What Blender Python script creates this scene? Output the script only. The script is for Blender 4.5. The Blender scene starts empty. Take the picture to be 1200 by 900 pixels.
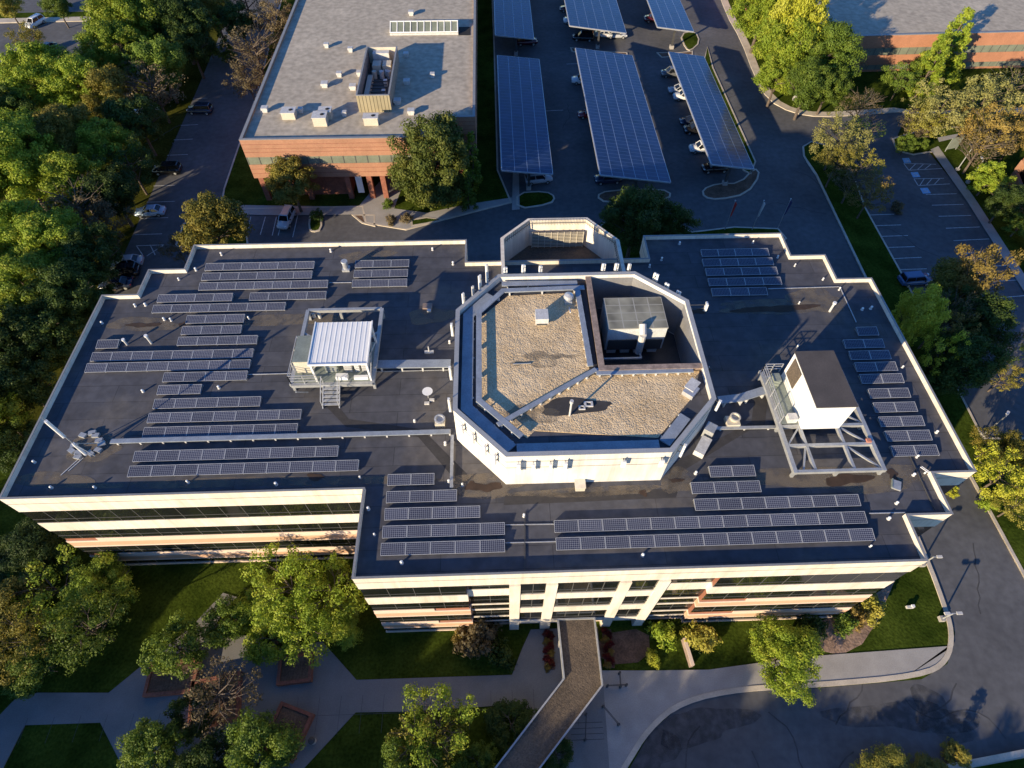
import bpy, math, random
from mathutils import Vector, Matrix, Quaternion
R = math.radians
random.seed(11)
S = bpy.context.scene
COL = S.collection

# ------------------------------------------------------------------ materials
def new_mat(name):
    m = bpy.data.materials.new(name); m.use_nodes = True
    nt = m.node_tree; return m, nt, nt.nodes['Principled BSDF']

def mat(name, col, rough=0.8, var=0.15, scale=1.0, metal=0.0, bump=0.0, bscale=8.0, col2=None, fine=0.1, spec=None):
    """two octaves of noise vary the base colour; optional second colour in patches"""
    m, nt, b = new_mat(name); N, L = nt.nodes, nt.links
    b.inputs['Roughness'].default_value = rough; b.inputs['Metallic'].default_value = metal
    if spec is not None: b.inputs['Specular IOR Level'].default_value = spec
    tc = N.new('ShaderNodeTexCoord')
    n1 = N.new('ShaderNodeTexNoise'); n1.inputs['Scale'].default_value = scale; n1.inputs['Detail'].default_value = 5
    L.new(tc.outputs['Object'], n1.inputs['Vector'])
    r1 = N.new('ShaderNodeValToRGB'); r1.color_ramp.elements[0].position = 0.32; r1.color_ramp.elements[1].position = 0.68
    c0 = [c*(1-var) for c in col]; c1 = col2 if col2 else [min(1, c*(1+var)) for c in col]
    r1.color_ramp.elements[0].color = (*c0, 1); r1.color_ramp.elements[1].color = (*c1, 1)
    L.new(n1.outputs['Fac'], r1.inputs['Fac'])
    n2 = N.new('ShaderNodeTexNoise'); n2.inputs['Scale'].default_value = bscale; n2.inputs['Detail'].default_value = 3
    L.new(tc.outputs['Object'], n2.inputs['Vector'])
    mr = N.new('ShaderNodeMapRange'); mr.inputs[1].default_value = 0.3; mr.inputs[2].default_value = 0.7
    mr.inputs[3].default_value = 1-fine; mr.inputs[4].default_value = 1+fine
    L.new(n2.outputs['Fac'], mr.inputs[0])
    vm = N.new('ShaderNodeVectorMath'); vm.operation = 'SCALE'
    L.new(r1.outputs['Color'], vm.inputs[0]); L.new(mr.outputs[0], vm.inputs['Scale'])
    L.new(vm.outputs[0], b.inputs['Base Color'])
    if bump:
        bp = N.new('ShaderNodeBump'); bp.inputs['Strength'].default_value = 1.0; bp.inputs['Distance'].default_value = bump
        L.new(n2.outputs['Fac'], bp.inputs['Height']); L.new(bp.outputs[0], b.inputs['Normal'])
    return m

def math_node(nt, op, a, b=None):
    n = nt.nodes.new('ShaderNodeMath'); n.operation = op
    for i, v in enumerate((a, b)):
        if v is None: continue
        if isinstance(v, (int, float)): n.inputs[i].default_value = v
        else: nt.links.new(v, n.inputs[i])
    return n.outputs[0]

def grid_mat(name, cell, line, sx, sy, wx, wy, rough=0.2, extra=None, var=0.1, metal=0.0):
    """cells of size sx by sy (object metres) divided by lines; extra=(sx,sy,wx,wy,colour) adds a second coarser grid"""
    m, nt, b = new_mat(name); N, L = nt.nodes, nt.links
    tc = N.new('ShaderNodeTexCoord'); sp = N.new('ShaderNodeSeparateXYZ'); L.new(tc.outputs['Object'], sp.inputs[0])
    def lines(sx, sy, wx, wy):
        fx = math_node(nt, 'FRACT', math_node(nt, 'ADD', math_node(nt, 'DIVIDE', sp.outputs[0], sx), 100.0))
        fy = math_node(nt, 'FRACT', math_node(nt, 'ADD', math_node(nt, 'DIVIDE', sp.outputs[1], sy), 100.0))
        return math_node(nt, 'MAXIMUM', math_node(nt, 'LESS_THAN', fx, wx/sx), math_node(nt, 'LESS_THAN', fy, wy/sy))
    nz = N.new('ShaderNodeTexNoise'); nz.inputs['Scale'].default_value = 0.5; L.new(tc.outputs['Object'], nz.inputs['Vector'])
    rp = N.new('ShaderNodeValToRGB'); rp.color_ramp.elements[0].position = .3; rp.color_ramp.elements[1].position = .7
    rp.color_ramp.elements[0].color = (*[c*(1-var) for c in cell], 1); rp.color_ramp.elements[1].color = (*[c*(1+var) for c in cell], 1)
    L.new(nz.outputs['Fac'], rp.inputs['Fac'])
    mx = N.new('ShaderNodeMix'); mx.data_type = 'RGBA'
    L.new(lines(sx, sy, wx, wy), mx.inputs[0]); L.new(rp.outputs[0], mx.inputs[6]); mx.inputs[7].default_value = (*line, 1)
    out = mx.outputs[2]
    if extra:
        m2 = N.new('ShaderNodeMix'); m2.data_type = 'RGBA'
        L.new(lines(*extra[:4]), m2.inputs[0]); L.new(out, m2.inputs[6]); m2.inputs[7].default_value = (*extra[4], 1); out = m2.outputs[2]
    oi = N.new('ShaderNodeObjectInfo'); vs = N.new('ShaderNodeVectorMath'); vs.operation = 'SCALE'      # no two modules weather alike
    L.new(out, vs.inputs[0]); L.new(math_node(nt, 'ADD', math_node(nt, 'MULTIPLY', oi.outputs['Random'], .34), .83), vs.inputs['Scale']); out = vs.outputs[0]
    L.new(out, b.inputs['Base Color']); b.inputs['Roughness'].default_value = rough; b.inputs['Metallic'].default_value = metal
    return m

def leaf_mat(name, c0, c1, c2, trans=0.3):
    """leaf colour: patchy noise through the crown plus a shift from tree to tree"""
    m, nt, b = new_mat(name); N, L = nt.nodes, nt.links
    tc = N.new('ShaderNodeTexCoord'); oi = N.new('ShaderNodeObjectInfo')
    ad = N.new('ShaderNodeVectorMath'); ad.operation = 'ADD'
    cb = N.new('ShaderNodeCombineXYZ'); L.new(math_node(nt, 'MULTIPLY', oi.outputs['Random'], 60.0), cb.inputs[0])
    L.new(tc.outputs['Object'], ad.inputs[0]); L.new(cb.outputs[0], ad.inputs[1])
    n1 = N.new('ShaderNodeTexNoise'); n1.inputs['Scale'].default_value = 0.55; n1.inputs['Detail'].default_value = 6; n1.inputs['Roughness'].default_value = .7
    L.new(ad.outputs[0], n1.inputs['Vector'])
    rp = N.new('ShaderNodeValToRGB'); e = rp.color_ramp.elements
    e[0].position = .3; e[0].color = (*c0, 1); e[1].position = .72; e[1].color = (*c2, 1)
    k = e.new(.5); k.color = (*c1, 1)
    L.new(n1.outputs['Fac'], rp.inputs['Fac'])
    hs = N.new('ShaderNodeHueSaturation'); L.new(rp.outputs[0], hs.inputs['Color'])
    mr = N.new('ShaderNodeMapRange'); mr.inputs[3].default_value = .75; mr.inputs[4].default_value = 1.2
    L.new(oi.outputs['Random'], mr.inputs[0]); L.new(mr.outputs[0], hs.inputs['Value'])
    L.new(hs.outputs[0], b.inputs['Base Color']); b.inputs['Roughness'].default_value = .6
    b.inputs['Specular IOR Level'].default_value = .25
    tr = N.new('ShaderNodeBsdfTranslucent'); L.new(hs.outputs[0], tr.inputs['Color'])
    ms = N.new('ShaderNodeMixShader'); ms.inputs[0].default_value = trans
    L.new(b.outputs[0], ms.inputs[1]); L.new(tr.outputs[0], ms.inputs[2])
    L.new(ms.outputs[0], N['Material Output'].inputs['Surface'])
    return m

def gravel_mat(name, c0, c1, scale, bump):
    m, nt, b = new_mat(name); N, L = nt.nodes, nt.links
    tc = N.new('ShaderNodeTexCoord')
    v = N.new('ShaderNodeTexVoronoi'); v.inputs['Scale'].default_value = scale; L.new(tc.outputs['Object'], v.inputs['Vector'])
    n1 = N.new('ShaderNodeTexNoise'); n1.inputs['Scale'].default_value = .35; n1.inputs['Detail'].default_value = 6; L.new(tc.outputs['Object'], n1.inputs['Vector'])
    rp = N.new('ShaderNodeValToRGB'); rp.color_ramp.elements[0].color = (*c0, 1); rp.color_ramp.elements[1].color = (*c1, 1)
    sp = N.new('ShaderNodeSeparateColor'); L.new(v.outputs['Color'], sp.inputs[0])
    f = math_node(nt, 'ADD', math_node(nt, 'MULTIPLY', sp.outputs[0], .55), math_node(nt, 'SUBTRACT', math_node(nt, 'MULTIPLY', n1.outputs['Fac'], 1.2), .35))
    L.new(f, rp.inputs['Fac']); L.new(rp.outputs[0], b.inputs['Base Color']); b.inputs['Roughness'].default_value = .95
    n2 = N.new('ShaderNodeTexNoise'); n2.inputs['Scale'].default_value = scale*.5; n2.inputs['Detail'].default_value = 4; L.new(tc.outputs['Object'], n2.inputs['Vector'])
    n3 = N.new('ShaderNodeTexNoise'); n3.inputs['Scale'].default_value = 1.3; n3.inputs['Detail'].default_value = 5; L.new(tc.outputs['Object'], n3.inputs['Vector'])
    hh = math_node(nt, 'ADD', math_node(nt, 'MULTIPLY', n3.outputs['Fac'], 3.0), math_node(nt, 'SUBTRACT', math_node(nt, 'MULTIPLY', n2.outputs['Fac'], .8), v.outputs['Distance']))
    bp = N.new('ShaderNodeBump'); bp.inputs['Strength'].default_value = .9; bp.inputs['Distance'].default_value = bump
    L.new(hh, bp.inputs['Height']); L.new(bp.outputs[0], b.inputs['Normal'])
    return m

def membrane_mat(name, base, seam_x=1.9, dust=(.2,.17,.13), seam=1.0, dirt=.5):
    """roofing felt: sheets with seams of slightly different tone, pale dusty patches, dark specks"""
    m, nt, b = new_mat(name); N, L = nt.nodes, nt.links
    tc = N.new('ShaderNodeTexCoord')
    br = N.new('ShaderNodeTexBrick'); br.inputs['Scale'].default_value = 1.0
    br.inputs['Brick Width'].default_value = 9.0; br.inputs['Row Height'].default_value = seam_x
    br.inputs['Mortar Size'].default_value = .035; br.inputs['Mortar Smooth'].default_value = .3
    br.inputs['Color1'].default_value = (*[c*(1-.1*seam) for c in base], 1); br.inputs['Color2'].default_value = (*[c*(1+.12*seam) for c in base], 1)
    br.inputs['Mortar'].default_value = (*[c*(1-.42*seam) for c in base], 1)
    L.new(tc.outputs['Object'], br.inputs['Vector'])
    n1 = N.new('ShaderNodeTexNoise'); n1.inputs['Scale'].default_value = .12; n1.inputs['Detail'].default_value = 7; n1.inputs['Roughness'].default_value = .62
    L.new(tc.outputs['Object'], n1.inputs['Vector'])
    rp = N.new('ShaderNodeValToRGB'); rp.color_ramp.elements[0].position = .52; rp.color_ramp.elements[1].position = .72
    L.new(n1.outputs['Fac'], rp.inputs['Fac'])
    mx = N.new('ShaderNodeMix'); mx.data_type = 'RGBA'
    L.new(math_node(nt, 'MULTIPLY', rp.outputs[0], dirt), mx.inputs[0]); L.new(br.outputs['Color'], mx.inputs[6]); mx.inputs[7].default_value = (*dust, 1)
    n2 = N.new('ShaderNodeTexNoise'); n2.inputs['Scale'].default_value = 1.1; n2.inputs['Detail'].default_value = 8; L.new(tc.outputs['Object'], n2.inputs['Vector'])
    mr = N.new('ShaderNodeMapRange'); mr.inputs[1].default_value = .3; mr.inputs[2].default_value = .7; mr.inputs[3].default_value = .78; mr.inputs[4].default_value = 1.2
    L.new(n2.outputs['Fac'], mr.inputs[0])
    vm = N.new('ShaderNodeVectorMath'); vm.operation = 'SCALE'; L.new(mx.outputs[2], vm.inputs[0]); L.new(mr.outputs[0], vm.inputs['Scale'])
    L.new(vm.outputs[0], b.inputs['Base Color']); b.inputs['Roughness'].default_value = .85; b.inputs['Specular IOR Level'].default_value = .3
    bp = N.new('ShaderNodeBump'); bp.inputs['Distance'].default_value = .02; L.new(n2.outputs['Fac'], bp.inputs['Height']); L.new(bp.outputs[0], b.inputs['Normal'])
    return m

def patch_mat(name, col, soft=1.2, strength=.85):
    """an irregular stain: opaque in blobs of noise, clear between them"""
    m, nt, b = new_mat(name); N, L = nt.nodes, nt.links
    tc = N.new('ShaderNodeTexCoord'); n = N.new('ShaderNodeTexNoise'); n.inputs['Scale'].default_value = soft; n.inputs['Detail'].default_value = 6
    L.new(tc.outputs['Object'], n.inputs['Vector'])
    rp = N.new('ShaderNodeValToRGB'); rp.color_ramp.elements[0].position = .3; rp.color_ramp.elements[1].position = .56
    L.new(n.outputs['Fac'], rp.inputs['Fac'])
    b.inputs['Base Color'].default_value = (*col, 1); b.inputs['Roughness'].default_value = .9
    L.new(math_node(nt, 'MULTIPLY', rp.outputs[0], strength), b.inputs['Alpha'])
    return m

def streak_mat(name, col, rough=.7):
    """painted wall: faint rain streaks running down and a little mottling"""
    m, nt, b = new_mat(name); N, L = nt.nodes, nt.links
    tc = N.new('ShaderNodeTexCoord'); mp = N.new('ShaderNodeMapping'); mp.inputs['Scale'].default_value = (1.6, 1.6, .12); L.new(tc.outputs['Object'], mp.inputs[0])
    n1 = N.new('ShaderNodeTexNoise'); n1.inputs['Scale'].default_value = 1.0; n1.inputs['Detail'].default_value = 6; n1.inputs['Roughness'].default_value = .7; L.new(mp.outputs[0], n1.inputs['Vector'])
    n2 = N.new('ShaderNodeTexNoise'); n2.inputs['Scale'].default_value = .25; n2.inputs['Detail'].default_value = 4; L.new(tc.outputs['Object'], n2.inputs['Vector'])
    rp = N.new('ShaderNodeValToRGB'); e = rp.color_ramp.elements; e[0].position = .42; e[1].position = .66
    e[0].color = (*col, 1); e[1].color = (col[0]*.72, col[1]*.70, col[2]*.66, 1)
    L.new(math_node(nt, 'ADD', math_node(nt, 'MULTIPLY', n1.outputs['Fac'], .6), math_node(nt, 'MULTIPLY', n2.outputs['Fac'], .42)), rp.inputs['Fac'])
    L.new(rp.outputs[0], b.inputs['Base Color']); b.inputs['Roughness'].default_value = rough
    return m

M = {}
M['membrane'] = membrane_mat('membrane', (.076, .077, .088))
M['walkpad'] = mat('walkpad', (.045, .042, .042), .9, .15, 1.5)
M['grey_roof'] = membrane_mat('grey_roof', (.43, .375, .29), 2.4, (.56, .49, .38), .18, .7)
M['gravel'] = gravel_mat('gravel', (.46, .32, .165), (.80, .62, .385), 8.5, .035)
M['ballast'] = gravel_mat('ballast', (.060, .047, .035), (.165, .125, .088), 9.0, .02)
M['cream'] = streak_mat('cream', (.80, .73, .62))
M['white_wall'] = streak_mat('white_wall', (.78, .75, .70))
M['tan_panel'] = mat('tan_panel', (.60, .37, .24), .75, .07, .8, fine=.04)
M['tan_trim'] = mat('tan_trim', (.74, .58, .46), .7, .05, .8, fine=.03)
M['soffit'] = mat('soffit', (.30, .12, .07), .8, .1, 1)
M['coping_pale'] = mat('coping_pale', (.34, .35, .36), .5, .08, .6)
M['coping'] = mat('coping', (.25, .25, .25), .5, .08, .6)
M['coping_brown'] = mat('coping_brown', (.28, .21, .17), .8, .3, 2.0)
M['glass'] = mat('glass', (.012, .014, .013), .07, .3, .3, spec=.6)
M['glass_green'] = mat('glass_green', (.19, .21, .16), .3, .2, .5)
M['mullion'] = mat('mullion', (.10, .10, .095), .5, .1)
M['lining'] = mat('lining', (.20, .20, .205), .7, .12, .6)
M['steel'] = mat('steel', (.42, .43, .43), .45, .12, 1.5, metal=.35)
M['galv'] = mat('galv', (.50, .51, .52), .4, .12, 2.0, metal=.4)
M['tray'] = mat('tray', (.30, .335, .38), .5, .12, 1.0, metal=.2)
M['dark_steel'] = mat('dark_steel', (.06, .06, .06), .5, .2)
M['louver'] = grid_mat('louver', (.30, .27, .22), (.05, .05, .05), .9, .35, .06, .12, .8)
M['white_paint'] = mat('white_paint', (.80, .80, .78), .45, .03, fine=.02)
M['crack'] = mat('crack', (.062, .062, .064), .9, .2)
M['white_dirty'] = mat('white_dirty', (.55, .54, .52), .5, .12, 2.0)
M['concrete'] = mat('concrete', (.36, .34, .31), .9, .12, .5, bscale=10)
M['paving'] = mat('paving', (.205, .20, .19), .9, .12, .4, bscale=10)
M['kerb'] = mat('kerb', (.54, .47, .37), .9, .15, .6)
M['asphalt'] = mat('asphalt', (.100, .100, .104), .85, .22, .13, bscale=1.2, fine=.16)
M['asphalt_dark'] = patch_mat('asphalt_dark', (.05, .05, .052), 1.4, .35)
M['line'] = mat('line', (.55, .55, .53), .8, .25, 3.0)
M['blue_paint'] = mat('blue_paint', (.22, .46, .70), .7, .15, 3.0)
M['grass'] = mat('grass', (.055, .062, .010), 1.0, spec=0, var=.35, scale=.16, bscale=3.0, fine=.35, col2=(.080, .082, .016), bump=.06)
M['lawn'] = mat('lawn', (.036, .060, .008), 1.0, .3, .3, spec=0, bscale=4.0, fine=.35, col2=(.062, .088, .012), bump=.05)
M['mulch'] = mat('mulch', (.14, .085, .055), 1.0, .3, .8, bscale=6, fine=.3, bump=.05)
M['litter'] = mat('litter', (.30, .20, .14), 1.0, .3, 1.2, bscale=5, fine=.35, bump=.05)
M['brick'] = mat('brick', (.40, .185, .105), .85, .1, .5, bscale=5, fine=.1)
M['brick_dull'] = mat('brick_dull', (.37, .19, .115), .85, .1, .5, bscale=5, fine=.08)  # even brick tone of the rear and right edge buildings
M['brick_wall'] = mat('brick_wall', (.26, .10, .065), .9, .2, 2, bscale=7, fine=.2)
M['beige'] = mat('beige', (.55, .50, .40), .6, .08, 1)
M['corr_tan'] = grid_mat('corr_tan', (.34, .29, .18), (.14, .12, .07), .55, 50, .12, .01, .6)
M['corr_white'] = grid_mat('corr_white', (.80, .80, .80), (.6, .62, .64), .47, 50, .07, .01, .4, var=.02)
M['roof_brown'] = mat('roof_brown', (.085, .072, .065), .85, .15, .6)
M['unit_top'] = grid_mat('unit_top', (.27, .26, .20), (.42, .41, .35), 1.4, 1.0, .10, .08, .8, var=.5)
M['unit_side'] = mat('unit_side', (.55, .58, .58), .5, .1, 1)
M['green_grey'] = mat('green_grey', (.22, .25, .22), .6, .12, 1)
M['module'] = grid_mat('module', (.034, .038, .066), (.29, .31, .36), .163, .163, .018, .018, .22)
M['canopy_cells'] = grid_mat('canopy_cells', (.013, .028, .085), (.05, .078, .16), 1.96, 1.02, .02, .13, .16, extra=(1.96, 60, .08, .01, (.22, .27, .37)), var=.25)
M['stain'] = mat('stain', (.050, .030, .020), .9, .3, 1.0)
M['silt'] = patch_mat('silt', (.22, .18, .13), .9, .6)
M['mud'] = patch_mat('mud', (.17, .15, .12), .8, .42)
M['rubber'] = mat('rubber', (.015, .015, .016), .9, .1)
M['carglass'] = mat('carglass', (.01, .012, .016), .06, .1)
M['lamp'] = mat('lamp', (.75, .75, .72), .15, .05)
M['navy_cloth'] = mat('navy_cloth', (.03, .03, .10), .8, .2)
M['red'] = mat('red', (.42, .03, .03), .6, .1)
M['bark'] = mat('bark', (.11, .085, .065), .95, .3, 2, bscale=8, fine=.3)
M['flower'] = mat('flower', (.22, .03, .03), .8, .5, 3.0, bscale=9, fine=.5, bump=.08)
M['terracotta'] = mat('terracotta', (.5, .2, .13), .8, .1)
LEAF = {
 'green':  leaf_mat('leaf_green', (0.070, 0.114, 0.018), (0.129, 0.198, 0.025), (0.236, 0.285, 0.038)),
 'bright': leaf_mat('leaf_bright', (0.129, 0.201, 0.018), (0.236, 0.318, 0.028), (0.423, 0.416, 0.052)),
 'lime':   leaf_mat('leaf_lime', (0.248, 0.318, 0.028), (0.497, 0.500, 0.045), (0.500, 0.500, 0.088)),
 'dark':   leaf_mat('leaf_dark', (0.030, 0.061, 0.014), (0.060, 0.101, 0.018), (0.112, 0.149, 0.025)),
 'olive':  leaf_mat('leaf_olive', (0.125, 0.131, 0.025), (0.224, 0.201, 0.035), (0.373, 0.274, 0.049)),
 'yellow': leaf_mat('leaf_yellow', (.20, .20, .03), (.32, .30, .05), (.44, .37, .07)),
 'orange': leaf_mat('leaf_orange', (.16, .125, .035), (.27, .20, .05), (.40, .27, .07)),
 'pale':   leaf_mat('leaf_pale', (.19, .20, .055), (.29, .28, .085), (.40, .35, .13)),
 'russet': leaf_mat('leaf_russet', (.10, .085, .045), (.17, .135, .07), (.25, .19, .10)),
 'red': leaf_mat('leaf_red', (.06, .012, .012), (.16, .02, .02), (.10, .05, .02)),
 'conifer':leaf_mat('leaf_conifer', (.06, .09, .018), (.12, .15, .028), (.21, .20, .045)),
}

# ------------------------------------------------------------------ object helpers
def link(o): COL.objects.link(o); return o
def props(o, label=None, cat=None, group=None, kind=None):
    if label: o['label'] = label
    if cat: o['category'] = cat
    if group: o['group'] = group
    if kind: o['kind'] = kind
    return o
def thing(name, label, cat, loc=(0, 0, 0), rz=0, group=None):
    o = bpy.data.objects.new(name, None); o.empty_display_size = .3; link(o)
    o.location = loc if len(loc) == 3 else (*loc, 0); o.rotation_euler = (0, 0, rz)
    return props(o, label, cat, group)
def origin(o):
    v = Vector((0, 0, 0))
    while o is not None: v += o.location; o = o.parent
    return v

class MB:
    """collects shapes given in world (or local) metres; build() links them as one mesh object"""
    def __init__(s): s.v = []; s.f = []
    def quad_solid(s, a, b):                       # two rings of equal length joined by quads and capped
        n = len(a); k = len(s.v); s.v += list(a)+list(b)
        s.f.append([k+i for i in range(n)][::-1]); s.f.append([k+n+i for i in range(n)])
        for i in range(n):
            j = (i+1) % n; s.f.append([k+i, k+j, k+n+j, k+n+i])
        return s
    def prism(s, poly, z0, z1):
        if area(poly) < 0: poly = poly[::-1]
        return s.quad_solid([(x, y, z0) for x, y in poly], [(x, y, z1) for x, y in poly])
    def sheet(s, poly, z):
        if area(poly) < 0: poly = poly[::-1]
        k = len(s.v); s.v += [(x, y, z) for x, y in poly]; s.f.append([k+i for i in range(len(poly))]); return s
    def box(s, x0, x1, y0, y1, z0, z1): return s.prism([(x0, y0), (x1, y0), (x1, y1), (x0, y1)], z0, z1)
    def cbox(s, cx, cy, z0, sx, sy, sz, rz=0):
        c, d = math.cos(rz), math.sin(rz)
        q = [(cx+x*c-y*d, cy+x*d+y*c) for x, y in ((-sx/2, -sy/2), (sx/2, -sy/2), (sx/2, sy/2), (-sx/2, sy/2))]
        return s.prism(q, z0, z0+sz)
    def bar(s, p, q, w, h=None):                   # square bar between two points
        h = h or w; p, q = Vector(p), Vector(q); d = (q-p).normalized()
        up = Vector((0, 0, 1)) if abs(d.z) < .95 else Vector((0, 1, 0))
        a = d.cross(up).normalized(); b = a.cross(d).normalized()
        r = [(-1, -1), (1, -1), (1, 1), (-1, 1)]
        return s.quad_solid([tuple(p+a*x*w/2+b*y*h/2) for x, y in r], [tuple(q+a*x*w/2+b*y*h/2) for x, y in r])
    def tube(s, p, q, r0, r1=None, n=10):
        r1 = r0 if r1 is None else r1; p, q = Vector(p), Vector(q); d = (q-p).normalized()
        up = Vector((0, 0, 1)) if abs(d.z) < .95 else Vector((0, 1, 0))
        a = d.cross(up).normalized(); b = a.cross(d).normalized()
        t = [(math.cos(2*math.pi*i/n), math.sin(2*math.pi*i/n)) for i in range(n)]
        return s.quad_solid([tuple(p+(a*x+b*y)*r0) for x, y in t], [tuple(q+(a*x+b*y)*r1) for x, y in t])
    def lathe(s, c, prof, n=14):                   # prof: (radius, height) upwards
        k = len(s.v)
        for r, z in prof:
            s.v += [(c[0]+r*math.cos(2*math.pi*i/n), c[1]+r*math.sin(2*math.pi*i/n), c[2]+z) for i in range(n)]
        for j in range(len(prof)-1):
            for i in range(n): s.f.append([k+j*n+i, k+j*n+(i+1) % n, k+(j+1)*n+(i+1) % n, k+(j+1)*n+i])
        s.f.append([k+i for i in range(n)][::-1]); s.f.append([k+(len(prof)-1)*n+i for i in range(n)]); return s
    def ring(s, outer, inner, z0, z1):             # band between an outline and its inset
        n = len(outer); k = len(s.v)
        for P_, z in ((outer, z0), (inner, z0), (outer, z1), (inner, z1)): s.v += [(x, y, z) for x, y in P_]
        for i in range(n):
            j = (i+1) % n; o0, i0, o1, i1 = k, k+n, k+2*n, k+3*n
            s.f += [[o0+i, o0+j, o1+j, o1+i], [i0+j, i0+i, i1+i, i1+j], [o1+i, o1+j, i1+j, i1+i], [o0+j, o0+i, i0+i, i0+j]]
        return s
    def mesh(s, name, m, off=(0, 0, 0)):
        me = bpy.data.meshes.new(name)
        me.from_pydata([(x-off[0], y-off[1], z-off[2]) for x, y, z in s.v], [], s.f)
        if m: me.materials.append(M[m] if isinstance(m, str) else m)
        me.validate(); return me
    def build(s, name, m, parent=None, label=None, smooth=False, world=True):
        off = origin(parent) if (parent is not None and world) else (0, 0, 0)
        me = s.mesh(name, m, off)
        if smooth: me.polygons.foreach_set('use_smooth', [True]*len(me.polygons))
        o = link(bpy.data.objects.new(name, me)); o.parent = parent
        if label: o['label'] = label
        return o

def area(p): return sum(p[i][0]*p[(i+1) % len(p)][1]-p[(i+1) % len(p)][0]*p[i][1] for i in range(len(p)))/2
def ccw(p): return p if area(p) > 0 else p[::-1]
def inset(poly, d):
    """offset a counter-clockwise polygon inwards by d"""
    n = len(poly); out = []
    for i in range(n):
        a, b, c = Vector(poly[i-1]), Vector(poly[i]), Vector(poly[(i+1) % n])
        u = (b-a).normalized(); v = (c-b).normalized()
        nu = Vector((-u.y, u.x)); nv = Vector((-v.y, v.x)); k = (nu+nv)
        k = k/max(.35, (1+nu.dot(nv))); out.append((b.x+k.x*d, b.y+k.y*d))
    return out
def smooth_poly(p, it=2, hard=()):
    for _ in range(it):
        q = []
        for i in range(len(p)):
            a, b = p[i], p[(i+1) % len(p)]
            q += [(a[0]*.75+b[0]*.25, a[1]*.75+b[1]*.25), (a[0]*.25+b[0]*.75, a[1]*.25+b[1]*.75)]
        p = q
    return p
def copy_tree(o, parent=None):
    c = o.copy(); link(c); c.parent = parent
    for ch in list(o.children): copy_tree(ch, c)
    return c
def struct(name, mb, m): return props(mb.build(name, m), kind='structure')

# ------------------------------------------------------------------ light, sky, camera
az, el = R(46), R(15.0)
W = bpy.data.worlds.new('World'); S.world = W; W.use_nodes = True
nt = W.node_tree; bg = nt.nodes['Background']
sky = nt.nodes.new('ShaderNodeTexSky'); sky.sky_type = 'NISHITA'; sky.sun_disc = False
sky.sun_elevation = el; sky.sun_rotation = az+math.pi; sky.altitude = 100; sky.air_density = 1.0; sky.dust_density = 0; sky.ozone_density = 4.0
hs = nt.nodes.new('ShaderNodeHueSaturation'); hs.inputs['Saturation'].default_value = 1.15; hs.inputs['Hue'].default_value = .512      # a deep blue clear autumn sky
nt.links.new(sky.outputs[0], hs.inputs['Color']); nt.links.new(hs.outputs[0], bg.inputs[0]); bg.inputs[1].default_value = .128
sl = bpy.data.lights.new('sun', 'SUN'); sl.energy = 5.0; sl.angle = R(.55); sl.color = (1, .815, .55)
so = link(bpy.data.objects.new('sun', sl))
d = Vector((math.sin(az)*math.cos(el), math.cos(az)*math.cos(el), -math.sin(el)))
so.rotation_euler = Vector((0, 0, -1)).rotation_difference(d).to_euler(); so.location = (-60, -60, 90)
cam = bpy.data.cameras.new('camera'); co = link(bpy.data.objects.new('camera', cam)); S.camera = co
cam.sensor_width = 36; cam.lens = 36*705.51/1200; cam.clip_end = 3000; cam.clip_start = .5
pt, yw, rl = R(54.118), R(2.0955), R(-.2889)
f = Vector((math.sin(yw)*math.cos(pt), math.cos(yw)*math.cos(pt), -math.sin(pt)))
rt = Vector((math.cos(yw), -math.sin(yw), 0)); dn = f.cross(rt)
r2 = rt*math.cos(rl)+dn*math.sin(rl); d2 = -rt*math.sin(rl)+dn*math.cos(rl)
mw = Matrix((r2, -d2, -f)).transposed().to_4x4(); mw.translation = (0, 0, 63.0); co.matrix_world = mw
S.view_settings.view_transform = 'Standard'; S.view_settings.look = 'None'; S.view_settings.exposure = 0.78; S.view_settings.gamma = 1
S.cycles.max_bounces = 6; S.cycles.transparent_max_bounces = 8; S.cycles.use_denoising = True

# ------------------------------------------------------------------ the ground
struct('ground', MB().sheet([(-900, -900), (900, -900), (900, 1500), (-900, 1500)], -.06), 'grass')
struct('road', MB().sheet([(-56.00, 54.45), (-56.62, 69.50), (-57.30, 87.02), (-58.71, 120.46), (-60.28, 147.51), (-68.41, 192.64), (125, 250), (125, 104), (80.55, 108.80), (71.86, 95.70), (60.86, 79.17), (55.63, 80.42), (54.57, 64.40), (47.36, 48.38), (-48.09, 51.26)], 0.0), 'asphalt')
struct('car_park', MB().sheet([(67.42, 102.69), (74.05, 101.09), (78.23, 94.21), (78.76, 80.87), (76.98, 60.19), (76.55, 44.65), (70.47, 34.54), (58.29, 35.39), (58.55, 43.82), (59.85, 61.57), (60.16, 79.19), (60.55, 96.81)], 0.004), 'asphalt')
struct('road', MB().sheet([(45.50, 68.38), (54.96, 64.75), (54.67, 48.16), (54.91, 30.22), (55.26, 18.35), (56, 9), (53, -4), (48, -14), (8, -14), (9.65, 2.74), (12.92, 6.58), (16.47, 8.56), (22.34, 9.46), (29.75, 9.59), (39.83, 10.01), (42.15, 11.46), (44.00, 13.61), (44.50, 20.68), (44.54, 32.44), (42.62, 51.49)], 0.004), 'asphalt')
struct('road', MB().sheet([(-126.83, 137.34), (-134.44, 151.09), (-90.74, 151.68), (-86.47, 140.11)], .002), 'asphalt')
struct('road', MB().sheet([(-155.65, 177.97), (-104.13, 182.08), (-92.04, 155.20), (-142.23, 154.72)], .002), 'asphalt')
struct('road', MB().sheet([(-120.43, 125.78), (-126.83, 137.34), (-86.47, 140.11), (-83.40, 131.78)], .004), 'asphalt')

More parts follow.
